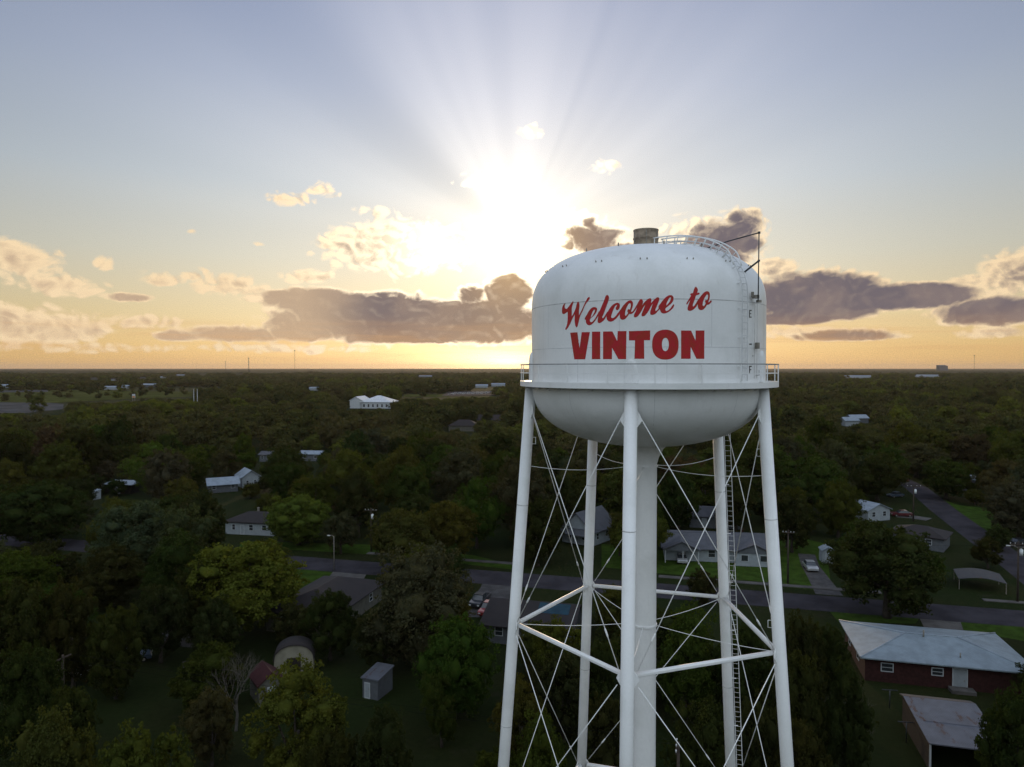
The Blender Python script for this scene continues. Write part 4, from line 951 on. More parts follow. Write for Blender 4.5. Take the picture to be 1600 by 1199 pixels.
for px, py, w_, lab, wm, rm in far:
    c = G(px, py); s_ = max(6, w_ * .35)
    house('farm_building' if w_ < 60 else 'warehouse', lab, 'building', c + gy * 2, R(rng.uniform(-12, 12)), w_, s_, 3.2 + w_ * .03, 1.6 + w_ * .02, 'gable', M[wm], M[rm], over=.5, group='far buildings in the woods and meadows')
    wp = w_ / c.y * F / 2; keep.append((px - wp, PX((c.x, c.y, 7 + w_ * .05))[1], px + wp, py - (py - 575.5) * .05, c.y - s_))
c = Vector((0, 0, 0)); cY = 5200; p = AT(1472, 572, cY)
house('grain_elevator', 'dark block-shaped building standing on the horizon right of the tower', 'building', (p.x, cY), 0, 62, 40, 50, 8, 'mono', M['grey_wall'], M['roof_grey'], over=1)
# road sign tall: orange and white board by the meadow
p = G(209, 627); o = empty('roadside_sign', (p.x, p.y, 0), 0, 'tall white and orange roadside board at the edge of the meadow', 'sign')
q = MB(); q.box((0, 0, 5.5), (3.4, .5, 4.0)); q.box((0, -.27, 6.4), (3.0, .04, 1.4)); q.build('board', M['trim'], o)
q = MB(); q.box((0, -.31, 4.6), (2.8, .03, 1.6)); q.build('orange_panel', mat('orange_panel', (.5, .2, .06), .6), o)
for sx in (-1.2, 1.2): q = MB(); q.box((sx, 0, 1.75), (.25, .25, 3.5)); q.build('post', M['galv'], o)
keep.append((205, 616, 214, 626, p.y - 3))
# masts on the horizon
def mast(px, top, Y, lab, lattice):
    h = AT(px, top, Y).z; x_ = AT(px, top, Y).x; o = empty('radio_mast', (x_, Y, 0), 0, lab, 'mast', 'radio masts on the horizon')
    if lattice:
        w_ = h * .025; q = MB(); base = [Vector((math.cos(a_) * w_, math.sin(a_) * w_, 0)) for a_ in (0.5, 2.6, 4.7)]
        n_ = 14
        for b_ in base: q.tube([b_, b_ * .35 + Vector((0, 0, h))], Y / F * .16, 4)
        for k in range(n_):
            f0, f1 = 1 - .65 * k / n_, 1 - .65 * (k + 1) / n_
            for j in range(3): q.tube([base[j] * f0 + Vector((0, 0, h * k / n_)), base[(j + 1) % 3] * f1 + Vector((0, 0, h * (k + 1) / n_))], Y / F * .09, 3)
        q.build('lattice', M['darksteel'], o)
        for zf in (.62, .78, .95): q = MB(); q.box((0, 0, h * zf), (w_ * 1.6, w_ * 1.6, h * .045)); q.build('antenna_ring', M['galv'], o)
    else:
        q = MB(); q.tube([(0, 0, 0), (0, 0, h)], Y / F * .22, 5); q.build('pole', M['darksteel'], o)
        q = MB(); q.box((0, 0, h * .97), (Y / F * 1.2, Y / F * .8, h * .04)); q.build('antenna', M['darksteel'], o)
    return o
mast(388.5, 559, 3000, 'short lattice mast with three antenna rings on the left horizon', True)
mast(460.5, 547, 4200, 'tall slender mast rising highest above the left horizon', False)
mast(352.5, 565, 5200, 'faint thin mast left of the lattice mast', False)
mast(1522.5, 555, 5200, 'faint thin mast on the horizon at the far right', False)
for px in (303, 308.5):
    p = G(px, 640); h = AT(px, 608, p.y).z
    o = empty('light_pole', (p.x, p.y, 0), 0, 'pale twin light pole standing above the woods near the meadow', 'pole', 'twin pale poles near the meadow')
    q = MB(); q.tube([(0, 0, 0), (0, 0, h)], [.3, .16], 8); q.build('pole', M['insulator'], o); q = MB(); q.box((0, 0, h), (1.4, .5, .35)); q.build('lamp_head', M['galv'], o)
    keep.append((px - 2, 608, px + 2, 625, p.y - 3))

# ------------------------------------------------------------------ cars
def car(name, label, cat, p, rz, paint, kind='sedan', L=4.6, lit=False, group=None, z=0.02):
    o = empty(name, (p[0], p[1], z), rz, label, cat, group or 'cars parked around the town'); foot.append((Vector((p[0], p[1], 0)), 2.4)); w = 1.8
    prof_ = {'sedan': [(-.5, .35), (-.5, .72), (-.47, .82), (-.30, .88), (-.2, .9), (.23, .92), (.45, .86), (.5, .7), (.5, .35)],
             'pickup': [(-.5, .45), (-.5, .85), (-.46, .98), (-.24, 1.05), (-.2, 1.06), (.12, 1.08), (.5, 1.06), (.5, .45)]}[kind]
    cab = {'sedan': [(-.22, .9), (-.10, 1.36), (-.04, 1.42), (.16, 1.42), (.22, 1.36), (.34, .92)], 'pickup': [(-.25, 1.05), (-.15, 1.62), (-.11, 1.68), (.06, 1.68), (.10, 1.62), (.13, 1.08)]}[kind]
    def ext(pr_, w0, w1=None, zt=None):
        q = MB(); n_ = len(pr_); zs = [z_ for _, z_ in pr_]; z0, z1 = min(zs), max(zs)
        wd = lambda z_: w0 if w1 is None else w0 + (w1 - w0) * (z_ - z0) / (z1 - z0)
        vs = [(x_ * L, -wd(z_) / 2, z_) for x_, z_ in pr_] + [(x_ * L, wd(z_) / 2, z_) for x_, z_ in pr_]
        q.add(vs, [tuple(range(n_)), tuple(range(2 * n_ - 1, n_ - 1, -1))] + [(i, i + n_, (i + 1) % n_ + n_, (i + 1) % n_) for i in range(n_)]); return q
    q = ext(prof_, w); body = q.build('body', paint, o)
    if kind == 'pickup': q = MB(); q.box((.31 * L, 0, 1.0), (.33 * L, 1.5, .18)); q.build('load_bed', M['tyre'], o)
    ext(cab, w * .94, w * .76).build('cabin_glass', M['glass'], o)
    tx = [x_ for x_, z_ in cab if z_ > 1.35]; zt = max(z_ for _, z_ in cab)
    q = MB(); q.box(((min(tx) + max(tx)) / 2 * L, 0, zt + .012), ((max(tx) - min(tx)) * L * .92, w * .75, .05)); q.build('roof', paint, o)
    for sx in (-.31, .31):
        for sy in (-1, 1):
            q = MB(); q.tube([(sx * L, sy * (w / 2 - .2), .33), (sx * L, sy * (w / 2 + .01), .33)], .33, 16); wh = q.build('wheel', M['tyre'], o)
            q = MB(); q.tube([(sx * L, sy * (w / 2 + .01), .33), (sx * L, sy * (w / 2 + .03), .33)], .18, 10); q.build('rim', M['galv'], wh)
    for sy in (-.65, .65):
        q = MB(); q.box((-.5 * L - .01, sy, .68), (.05, .32, .16)); q.build('headlight', M['lamp_glow'] if lit and sy < 0 else M['insulator'], o)
        q = MB(); q.box((.5 * L + .01, sy, .72), (.04, .26, .14)); q.build('tail_light', M['car_red'], o)
    return o
D2 = math.pi / 2
def PA(x, y): return G(x, y)
car('parked_pickup', 'red pickup parked on the gravel drive behind the left tower leg', 'pickup', PA(765, 958), R(72), M['car_red'], 'pickup', 5.0)
car('parked_pickup', 'dark pickup parked beside the red one on the gravel drive', 'pickup', PA(750, 945), R(72), M['car_dark'], 'pickup', 5.0)
car('parked_car', 'silver hatchback standing on the two-track drive right of the tower', 'car', PA(1266, 890), R(80), M['car_silver'], 'sedan', 4.2)
car('parked_car', 'maroon car parked across the drive by the metal-roofed house', 'car', PA(1409, 807), R(-8), M['car_maroon'], 'sedan', 4.8)
car('parked_car', 'grey car parked where the side road leaves the trees', 'car', PA(1399, 777), R(20), M['car_blue'], 'sedan', 4.5)
car('parked_car', 'black car with a bright headlight at the right edge by the side road', 'car', PA(1590, 853), R(8), M['car_dark'], 'sedan', 4.8, lit=True)
car('parked_car', 'blue-grey car parked on the dark lawn at lower left', 'car', PA(205, 1034), R(-155), M['car_blue'], 'sedan', 4.4)
car('parked_car', 'white car nosing out of the dark bushes at lower left', 'car', PA(113, 1052), R(-20), M['car_white'], 'sedan', 4.2)
pc = Matrix.Translation(dhouse.location) @ Matrix.Rotation(dhouse.rotation_euler.z, 4, 'Z')
pp = pc @ Vector((-6.3, -4.9, 0)); pcar = car('parked_car', 'pale car under the carport of the long ranch house', 'car', pp, rzD + D2, M['car_silver'], 'sedan', 4.2)
keep += [(745, 930, 782, 965, 98), (1256, 875, 1278, 895, 120), (1393, 795, 1425, 812, 165), (1390, 765, 1410, 778, 190), (1572, 840, 1600, 860, 134), (186, 1018, 226, 1038, 80), (106, 1040, 122, 1052, 78)]
# rows of cars on the far car park
cps = [car('far_car', 'tiny pale car in the far car park left of the tower', 'car', (0, 0), 0, M['car_white' if k else 'car_silver'], 'sedan', 5.0, group='cars in the far car park') for k in (0, 1)]
first = [True, True]
A0, B0 = G(700, 617), G(770, 615.5)
for row in range(3):
    for k in range(9):
        p = A0.lerp(B0, (k + .3 * row + .4) / 9.8) + Vector((0, row * 26 - 6, 0)); j = (k + row) % 2
        c_ = cps[j] if first[j] else copy_tree(cps[j]); first[j] = False
        c_.location = (p.x, p.y, .45); c_.rotation_euler.z = R(60 + rng.uniform(-4, 4))
keep.append((695, 610, 775, 618.5, 760))

# ------------------------------------------------------------------ poles and wires
def utility(px, pbase, ptop, label, arm=2.4, transformer=True, lamp=False, rz=GR, h=None):
    b = G(px, pbase); hh = h or AT(px, ptop, b.y).z
    o = empty('utility_pole', (b.x, b.y, 0), rz, label, 'utility pole', 'wooden utility poles')
    q = MB(); q.tube([(0, 0, -.3), (0, 0, hh)], [.17, .10], 10); q.build('pole', M['wood'], o)
    if arm:
        q = MB(); q.box((0, -.14, hh - .45), (arm, .1, .12)); ar = q.build('crossarm', M['wood'], o)
        for u in (-.46, -.2, .2, .46): q = MB(); q.tube([(u * arm, -.14, hh - .39), (u * arm, -.14, hh - .2)], .05, 6); q.build('insulator', M['insulator'], ar)
    if transformer: q = MB(); q.tube([(.34, -.1, hh - 2.1), (.34, -.1, hh - 1.2)], .25, 14); q.tube([(.34, -.1, hh - 1.2), (.34, -.1, hh - 1.08)], [.25, .1], 14); q.build('transformer', M['insulator'], o)
    if lamp:
        q = MB(); q.tube([(0, 0, hh - 1.0), (-.9, -.3, hh - .6), (-1.4, -.4, hh - .6)], .04, 6); a_ = q.build('lamp_arm', M['galv'], o); q = MB(); q.box((-1.5, -.4, hh - .64), (.5, .22, .12)); q.build('lamp_head', M['insulator'], a_)
    keep.append((px - 4, ptop, px + 4, pbase, b.y - 3)); roads.append(([b, b + Vector((.1, 0, 0))], 3.0))
    return o, Matrix.Translation((b.x, b.y, 0)) @ Matrix.Rotation(rz, 4, 'Z'), hh
u1 = utility(580, 862, 794, 'wooden utility pole with pale transformer on the grass across the street, left of the tower')
u3 = utility(1427, 815, 757, 'wooden utility pole with a wide crossarm beside the side road', arm=3.2, rz=R(0))
u4 = utility(1590, 941, 846, 'wooden utility pole with transformer at the street corner on the right edge', lamp=True)
u5 = utility(1231, 912, 828, 'plain dark utility pole beside the right tower leg', arm=1.8, transformer=False)
b6 = AT(1060, 1160, 50.7); o6 = empty('utility_pole', (b6.x, b6.y, 0), R(75), 'weathered pole top with insulators in the trees behind the tower legs', 'utility pole', 'wooden utility poles')
q = MB(); q.tube([(0, 0, -.3), (0, 0, b6.z)], [.17, .1], 10); q.build('pole', M['wood'], o6); q = MB(); q.box((0, .14, b6.z - .4), (1.8, .1, .12)); ar = q.build('crossarm', M['wood'], o6)
for u in (-.8, 0, .8): q = MB(); q.tube([(u, .14, b6.z - .34), (u, .14, b6.z - .16)], .06, 6); q.build('insulator', M['insulator'], ar)
roads.append(([b6, b6 + Vector((.1, 0, 0))], 3.0)); keep.append((1054, 1155, 1066, 1180, 48))
# slim street lamp by the near kerb
b = G(522, 892); o = empty('street_lamp', (b.x, b.y, 0), GR, 'slim street lamp on the near verge above the brown-roofed house', 'street lamp')
q = MB(); q.tube([(0, 0, 0), (0, 0, 6.0)], [.09, .05], 8); q.build('post', M['galv'], o); q = MB(); q.tube([(0, 0, 5.9), (-.5, .1, 6.1), (-.9, .15, 6.05)], .04, 6); q.build('arm', M['galv'], o); q = MB(); q.box((-1.05, .15, 6.02), (.5, .22, .12)); q.build('lamp_head', M['insulator'], o)
keep.append((516, 836, 526, 892, 118)); roads.append(([b, b + Vector((.1, 0, 0))], 2.0))
# stop sign at the end of the side road
b = G(1417, 768); zc = AT(1417, 751, b.y).z; o = empty('stop_sign', (b.x, b.y, 0), 0, 'small round-looking red sign above the end of the side road', 'sign')
q = MB(); q.tube([(0, 0, 0), (0, 0, zc)], .04, 6); q.build('post', M['galv'], o)
q = MB(); vs = [(.5 * math.cos(math.pi / 8 + k * math.pi / 4), y_, zc + .5 * math.sin(math.pi / 8 + k * math.pi / 4)) for y_ in (-.07, -.04) for k in range(8)]
q.add(vs, [tuple(range(8)), tuple(range(15, 7, -1))] + [(k, k + 8, (k + 1) % 8 + 8, (k + 1) % 8) for k in range(8)]); q.build('plate', M['car_red'], o)
keep.append((1410, 747, 1424, 770, b.y - 3))
# washing-line posts behind the brick house
for px, pb, lab in ((1390, 1107, 'T-shaped clothes-line post nearer the brick house'), (1416, 1160, 'T-shaped clothes-line post beside the open metal shed')):
    b = G(px, pb); o = empty('clothesline_post', (b.x, b.y, 0), R(-10), lab, 'clothes-line post')
    q = MB(); q.tube([(0, 0, 0), (0, 0, 1.9)], .05, 6); q.build('post', M['darksteel'], o); q = MB(); q.box((0, 0, 1.9), (1.5, .07, .07)); q.build('crossbar', M['darksteel'], o)
    keep.append((px - 12, pb - 22, px + 12, pb, b.y - 3))
def wire(a, b, sag, label, r=.012):
    q = MB(); a, b = Vector(a), Vector(b); q.tube([a.lerp(b, k / 24) - Vector((0, 0, sag * 4 * (k / 24) * (1 - k / 24))) for k in range(25)], r, 4)
    o = q.build('power_line', M['wire']); tag(o, label, 'power line', 'overhead power lines')
def tip(u, sx): m_, hh = u[1], u[2]; return m_ @ Vector((sx, -.14, hh - .2))
for sx, w_ in ((-1.1, 'upper'), (1.1, 'lower')):
    wire(tip(u1, sx), Vector((tip(u5, sx * .75))), 1.6, 'thin power line spanning the street from the transformer pole to the plain pole')
wire(b6 + Vector((0, 0, -.2)), (-42, 65, 8), .4, 'thin power line crossing the dark gardens left of the tower')
wire(b6 + Vector((0.6, 0.5, -.2)), (-41.5, 66, 8), .4, 'thin power line crossing the dark gardens left of the tower')
wire(tip(u4, 0), tip(u5, 0), 1.2, 'thin power line along the street right of the tower')
bb = Vector((-42, 65.3, 0)); o = empty('utility_pole', bb, R(75), 'utility pole half hidden by the trees at lower left', 'utility pole', 'wooden utility poles'); q = MB(); q.tube([(0, 0, 0), (0, 0, 8.2)], [.17, .1], 10); q.build('pole', M['wood'], o)
q = MB(); q.box((0, 0, 7.9), (1.8, .1, .12)); q.build('crossarm', M['wood'], o)
# things lying in the gardens
q = MB(); b = G(632, 1030); o = empty('garden_chair', (b.x, b.y, 0), R(30), 'small white garden chair in the dark garden above the tool shed', 'chair')
q = MB(); q.box((0, 0, .42), (.5, .5, .05)); q.build('seat', M['trim'], o); q = MB(); q.box((0, .24, .7), (.5, .04, .5)); q.build('backrest', M['trim'], o)
for sx in (-.2, .2):
    for sy in (-.2, .2): q = MB(); q.box((sx, sy, .2), (.05, .05, .4)); q.build('leg', M['trim'], o)
keep.append((622, 1022, 642, 1034, 73))

# ------------------------------------------------------------------ trees
def ico(sub=2):
    b = bmesh.new(); bmesh.ops.create_icosphere(b, subdivisions=sub, radius=1.0)
    V = np.array([v.co[:] for v in b.verts]); Fq = np.array([[v.index for v in f.verts] for f in b.faces]); b.free(); return V, Fq
ICO2, ICO1 = ico(2), ico(1)
def crown_template(seed, nleaf, leaf, nl=16, style='round', core=ICO2, core_f=.58):
    """a crown about 12 m wide and 12 m tall (tree height 12), made of leaf clumps on overlapping lobes"""
    r = np.random.default_rng(seed); C_, Rd = [], []
    for k in range(nl):
        while True:
            d = r.normal(size=3); d /= np.linalg.norm(d)
            if d[2] > -0.92: break
        rad = r.uniform(.55, 1.0)
        if style == 'round': c = np.array([d[0] * 4.0, d[1] * 4.0, 6.1 + d[2] * 3.9]) if k else np.array([0, 0, 6.4]); q = r.uniform(.9, 2.2)
        elif style == 'tall': c = np.array([d[0] * 3.4, d[1] * 3.4, 6.4 + d[2] * 4.3]); q = r.uniform(.9, 2.0)
        else: c = np.array([d[0] * 4.6 * rad, d[1] * 4.6 * rad, 6.2 + d[2] * 4.1]); q = r.uniform(1.0, 2.2)
        if k == 0: q = 3.0
        C_.append(c); Rd.append(q)
    C_, Rd = np.array(C_), np.array(Rd); V, Fs = [], []; off = 0
    # twigs: fine sub-lobes so that the outline is uneven
    w = Rd ** 2 / (Rd ** 2).sum(); cnt = r.multinomial(nleaf, w)
    P, N = [], []
    for c, q, n in zip(C_, Rd, cnt):
        n2 = max(6, int(q * 9)); sd = r.normal(size=(n2, 3)); sd /= np.linalg.norm(sd, axis=1)[:, None]
        sr = q * r.uniform(.60, 1.38, n2); pick = r.integers(0, n2, n)
        d = r.normal(size=(n, 3)); d /= np.linalg.norm(d, axis=1)[:, None]
        tw = sd[pick] * sr[pick][:, None] + d * (q * .30 * r.uniform(.15, 1.0, n) ** .6)[:, None]
        mixm = r.random(n) < .18
        sh = d * (q * r.uniform(.82, 1.02, n))[:, None]
        o = np.where(mixm[:, None], sh, tw); o[:, 2] *= .86
        P.append(c + o); N.append(o / (np.linalg.norm(o, axis=1)[:, None] + 1e-6))
    P, N = np.concatenate(P), np.concatenate(N)
    P[:, 2] = np.maximum(P[:, 2], .4)
    n = len(P); nn = N * .7 + r.normal(size=(n, 3)) * .55; nn /= np.linalg.norm(nn, axis=1)[:, None]
    a = np.cross(nn, r.normal(size=(n, 3))); a /= np.linalg.norm(a, axis=1)[:, None]; b = np.cross(nn, a)
    s_ = leaf * r.uniform(.55, 1.25, n)[:, None]
    quad = np.stack([P - a * s_ * .5, P + b * s_ * .32, P + a * s_ * .5 + nn * s_ * .12, P - b * s_ * .32], 1).reshape(-1, 3)
    Fq = np.arange(n * 4).reshape(-1, 4); tv = []; tf = []; off = len(quad)
    cv, cf = core
    for c, q in zip(C_, Rd):
        v = cv * (q * core_f * (1 + .14 * r.normal(size=(len(cv), 1)))); v[:, 2] *= .86
        v = v + c; tv.append(v); tf.append(np.c_[cf, cf[:, 2]] + off); off += len(v)
    # triangles of the inner mass are written as separate mesh polygons
    V = np.concatenate([quad] + tv); T3 = np.concatenate(tf)[:, :3]
    me = bpy.data.meshes.new('crown'); nq, nt_ = len(Fq), len(T3)
    me.vertices.add(len(V)); me.vertices.foreach_set('co', V.astype(np.float32).ravel())
    me.loops.add(nq * 4 + nt_ * 3); me.loops.foreach_set('vertex_index', np.concatenate([Fq.ravel(), T3.ravel()]).astype(np.int32))
    me.polygons.add(nq + nt_); me.polygons.foreach_set('loop_start', np.concatenate([np.arange(nq) * 4, nq * 4 + np.arange(nt_) * 3]).astype(np.int32))
    me.update(calc_edges=True); me.validate(); return me, C_, Rd
def trunk_template(C_, Rd, seed, pale=False, full=True):
    r = np.random.default_rng(seed); q = MB(); q.tube([(0, 0, -.2), (.1, 0, 1.0), (.15, .1, 2.6), (.2, .1, 5.5)], [.50, .36, .30, .18], 9)
    idx = np.argsort(-Rd)[:7 if full else 3]
    for k in idx:
        c = C_[k]; z0 = r.uniform(1.8, 3.6); m_ = Vector((.12, .06, z0)).lerp(Vector(c), .5) + Vector((0, 0, -.5))
        q.tube([(.12, .06, z0), m_, Vector(c)], [.19, .13, .05], 6)
    me = bpy.data.meshes.new('trunk'); me.from_pydata(q.v, [], q.f); me.polygons.foreach_set('use_smooth', q.sm); me.update(); return me
NEAR, MIDT, FART = [], [], []
for k in range(9):
    me, C_, Rd = crown_template(100 + k, 21000, .34, nl=30 + k % 4 * 4, style=('round', 'loose', 'tall')[k % 3]); me.materials.append(M['leaf'])
    tr = trunk_template(C_, Rd, k); tr.materials.append(M['bark']); NEAR.append((me, tr))
for k in range(6):
    me, C_, Rd = crown_template(200 + k, 3400, .62, nl=22 + k, style=('round', 'loose')[k % 2], core=ICO1); me.materials.append(M['leaf_forest'])
    MIDT.append(me)
for k in range(5):
    me, C_, Rd = crown_template(300 + k, 420, 1.5, nl=9, style=('round', 'loose')[k % 2], core=ICO1, core_f=.9); me.materials.append(M['leaf_forest'])
    FART.append(me)
PAL = {'dark': (0.0310, 0.0390, 0.0119), 'green': (0.0410, 0.0576, 0.0119), 'olive': (0.0583, 0.0653, 0.0153), 'yellow': (0.0839, 0.0917, 0.0195), 'lime': (0.0702, 0.1043, 0.0179),
       'grey': (0.0538, 0.0595, 0.0314), 'brown': (0.0575, 0.0517, 0.0238)}
trees = []           # (x, y, width) of every tree
pick = 0
def tree(x, y, w_, h_, tone, label=None, group=None, tmpl=None, name='broadleaf_tree'):
    global pick
    me, tr = NEAR[(pick if tmpl is None else tmpl) % 9]; pick += 1
    o = empty(name, (x, y, 0), rng.uniform(0, 6.28), label, 'tree', group); o.scale = (w_ / 12, w_ / 12 * rng.uniform(.9, 1.1), h_ / 12)
    c = bpy.data.objects.new('crown', me); COL.objects.link(c); c.parent = o
    t = bpy.data.objects.new('trunk', tr); COL.objects.link(t); t.parent = o
    col = np.array(PAL[tone]) * rng.uniform(.85, 1.15, 3); c.color = (*col, 1); trees.append((x, y, w_)); return o
TREES = [  # px of the crown centre, crown top, crown width in px, height m, tone, label
 (372,838,200,13,'yellow','large yellow-green oak whose sunlit top rises beside the mown lawn',0),(660,850,185,14.5,'grey','tall grey-green tree with feathery top beside the brown-roofed house',1),
 (708,945,140,11.5,'green','dark green tree just in front of the tall grey-green tree',3),(636,792,120,11.5,'olive','left one of the olive pair of trees across the street from the tall grey-green tree',6),
 (700,776,112,12,'olive','right one of the olive pair of trees across the street, next to the workshop',0),(466,765,112,11,'lime','bright lime-green tree catching the light right of the white bungalow',3),
 (205,777,150,14,'grey','large grey-green tree with a broad crown left of centre in the left woods',0),(292,790,115,13,'grey','grey-green tree touching the broad grey-green crown on its right',4),
 (60,742,150,14,'dark','big dark tree at the left edge below the meadow',3),(1388,810,185,14,'dark','huge round dark tree above the brick ranch house',0),
 (1265,702,120,16,'green','wide dark green tree immediately right of the tower leg',3),(515,922,90,8.5,'dark','medium dark tree in front of the brown-roofed house',6),
 (462,1042,180,10,'yellow','yellowish olive tree in front of the tan barn',4),(230,1114,160,11,'olive','rounded tree top at the bottom edge left of the lawn',3),
 (66,1110,160,11,'olive','olive tree filling the bottom left corner',6),(38,895,120,13,'dark','dark crown at the left edge above the lower left garden',0),
 (112,905,90,12,'dark','second dark crown from the left edge above the lower left garden',4),(180,938,90,10.5,'dark','dark rounded tree right beside the little lawn at lower left',3),
 (40,1005,110,11,'dark','dark tree at the left edge beside the lower left garden',6),(110,1062,80,9,'dark','low dark tree above the olive bottom corner tree',0),
 (1322,1030,86,11,'dark','slim tree with a pale bare stem left of the open metal shed',7),(1252,950,88,12,'dark','leafy dark tree just right of the right tower leg, before the brick house',2),
 (1590,1068,120,11,'dark','dark ragged tree overhanging the brick house at the right edge',4),(880,1010,120,9,'dark','dark tree seen low between the two left tower legs',1),
 (815,1060,100,8,'olive','olive shrubby tree low beside the left tower leg',4),(1072,962,110,11,'green','tree seen just right of the central riser pipe',5),
 (1160,968,110,11,'dark','dark tree behind the far right tower leg',0),(1095,1075,120,10,'dark','dark tree low between riser and far right leg',3),(945,1085,90,9,'dark','dark tree low behind the front leg',6),
 (1180,1085,90,10,'dark','dark tree low between the two right tower legs',2),(968,806,44,7.5,'olive','small olive tree beside the steep-roofed house',5),(1098,888,56,5.5,'dark','small dark tree by the street in front of the long ranch house',0),
 (1594,742,100,13,'grey','big rounded grey-green tree at the right edge above the side road lawn',3),(1478,716,84,11,'green','green tree at the bend of the side road',2),
 (1432,688,100,12,'grey','grey-green domed tree beyond the side road bend',0),(1372,706,92,13,'dark','dark domed tree beyond the pale metal roof',6),(1590,690,80,13,'green','green tree behind the big rounded one at the right edge',5),
 (240,690,70,15,'lime','light green crown standing out in the left woods',7),(95,690,90,15,'olive','tall olive tree in the left woods behind the dark edge tree',4),
 (790,700,90,15,'green','dark green tree just left of the tower, behind its left leg',2),(700,690,90,15,'green','large green crown in the woods below the church car park',0),
 (560,742,80,13,'dark','dark tree between the lime-green tree and the olive pair',5),(548,700,80,14,'olive','olive crown in the woods below the church',6),
 (440,690,80,15,'dark','dark crown left of the olive crown in the woods below the church',3),(640,725,90,14,'green','green crown above the olive pair of trees',1),
 (320,775,80,12,'dark','dark tree left of the white bungalow',5),(745,745,80,14,'green','green tree above the workshop roof',7),(840,770,90,13,'dark','dark tree left of the steep-roofed house',3),
 (880,735,80,14,'dark','dark tree behind the steep-roofed house',0),(1000,760,60,12,'dark','dark tree left of the grey cottage behind the riser',6),(1060,735,80,13,'dark','dark tree behind the grey cottage',4),
 (1150,735,80,13,'dark','dark tree behind the far right leg and the grey cottage',1),(700,850,70,9,'dark','dark tree behind the feathery grey-green top',2),
 (1230,760,60,12,'green','green tree beside the plain dark utility pole',8),(600,1120,110,8.5,'dark','low dark tree in the shade below the tool shed',5),(520,1130,100,8,'dark','low dark tree between barn and tool shed',2),
 (690,1050,70,7,'green','bushy green tree right of the tool shed',8),(835,962,75,6.5,'olive','small olive tree before the tarped house beside the left leg',3),(600,932,95,9,'dark','dark tree behind the tool shed, before the grey-green feathery tree',0),
 (880,958,95,9,'olive','olive tree in front of the blue-tarped house behind the left legs',3),(930,1000,80,9,'dark','dark tree just left of the front leg strut',8),(845,1110,95,8,'olive','yellowish tree low beside the left tower leg base',7),
 (1245,1010,95,12,'dark','dark tree right of the right tower leg below the leafy one',6),(1298,965,70,9,'dark','dark tree touching the left corner of the brick house roof',3),(1250,1110,110,11,'dark','dark crown at the bottom edge right of the right leg',0),
 (1238,765,80,12,'dark','dark tree at the foot of the wide tree beside the right leg',0),(1310,742,75,13,'green','green tree left of the shiny metal-roofed house',3),(340,925,80,9,'dark','dark tree in the shade below the yellow-green oak on its left',3),
 (250,905,90,10,'dark','dark tree below the broad grey-green crown',0),(300,880,80,10,'dark','dark tree between the broad grey-green crown and the yellow-green oak',4),
 (330,1075,80,7,'brown','thin brownish tree beside the red-roofed garden shed',1),(1560,820,40,5,'dark','small bush-like tree by the black car',3),
]
for (px, top, wpx, h_, tone, lab, tm) in TREES:
    Y = (CAMZ - h_) / -ray(px, top).z; x = ray(px, top).x * Y; w_ = wpx / F * Y
    tree(x, Y, w_, h_, tone, lab, 'trees standing out in the town', tmpl=tm)
# leafless tree: branching twigs
def bare(x, y, h_, label):
    o = empty('bare_tree', (x, y, 0), 0, label, 'tree'); q = MB(); r = random.Random(5)
    def grow(p, d, L_, rad, lev):
        e = p + d * L_; q.tube([p, p.lerp(e, .5) + Vector((r.uniform(-.1, .1), r.uniform(-.1, .1), 0)) * L_, e], [rad, rad * .8, rad * .55], 5 if lev < 2 else 3, caps=False)
        if lev >= 5: return
        for k in range(3 if lev else 5):
            nd = (d + Vector((r.uniform(-.8, .8), r.uniform(-.8, .8), r.uniform(-.15, .6)))).normalized(); grow(p.lerp(e, r.uniform(.55, 1)), nd, L_ * r.uniform(.6, .8), rad * .52, lev + 1)
    grow(Vector((0, 0, 0)), Vector((0, 0, 1)), h_ * .36, .16, 0); q.build('branches', M['bark_pale'], o); trees.append((x, y, 3)); return o
p = G(368, 1030, 7.0); bare(p.x, p.y, 8.5, 'bare grey tree with spreading twigs left of the tan barn')
p = G(1319, 1120, 5.0); bare(p.x, p.y, 7.5, 'pale leafless stem and twigs rising inside the slim dark tree')
# everything that has to stay visible on the ground
for rect in ((375, 846, 600, 868, 112), (455, 862, 545, 918, 100), (740, 885, 800, 900, 105), (830, 893, 905, 915, 98), (1045, 893, 1135, 918, 98), (1232, 925, 1300, 945, 90), (1250, 855, 1300, 925, 98), (1480, 950, 1600, 985, 80),
             (1442, 955, 1500, 978, 80), (1396, 752, 1432, 800, 200), (1425, 778, 1480, 815, 160), (1440, 795, 1600, 850, 105), (1420, 770, 1500, 810, 140), (1540, 850, 1600, 940, 95), (1475, 860, 1600, 900, 100), (755, 905, 790, 940, 95),
             (1205, 835, 1240, 930, 100), (270, 985, 330, 1008, 70), (215, 1045, 290, 1085, 58), (735, 1130, 780, 1199, 40), (1400, 1065, 1430, 1199, 45), (945, 830, 1035, 890, 105), (25, 880, 95, 898, 90),
             (-200, 626, 98, 645, 640), (-200, 611, 205, 626, 1000), (215, 612, 300, 622, 1000), (262, 600, 345, 604, 1300), (630, 616, 706, 621, 900), (690, 611, 775, 619, 900), (760, 905, 800, 930, 96)):
    keep.append(rect)
def clear_of_roads(x, y, pad):
    p = Vector((x, y, 0))
    for pts, w_ in roads:
        for a, b in zip(pts, pts[1:]):
            ab = b - a; t = max(0, min(1, (p - a).dot(ab) / max(ab.length_squared, 1e-6)))
            if (p - (a + ab * t)).length < w_ / 2 + pad: return False
    return True
tow = Vector((TA.x, TA.y, 0))
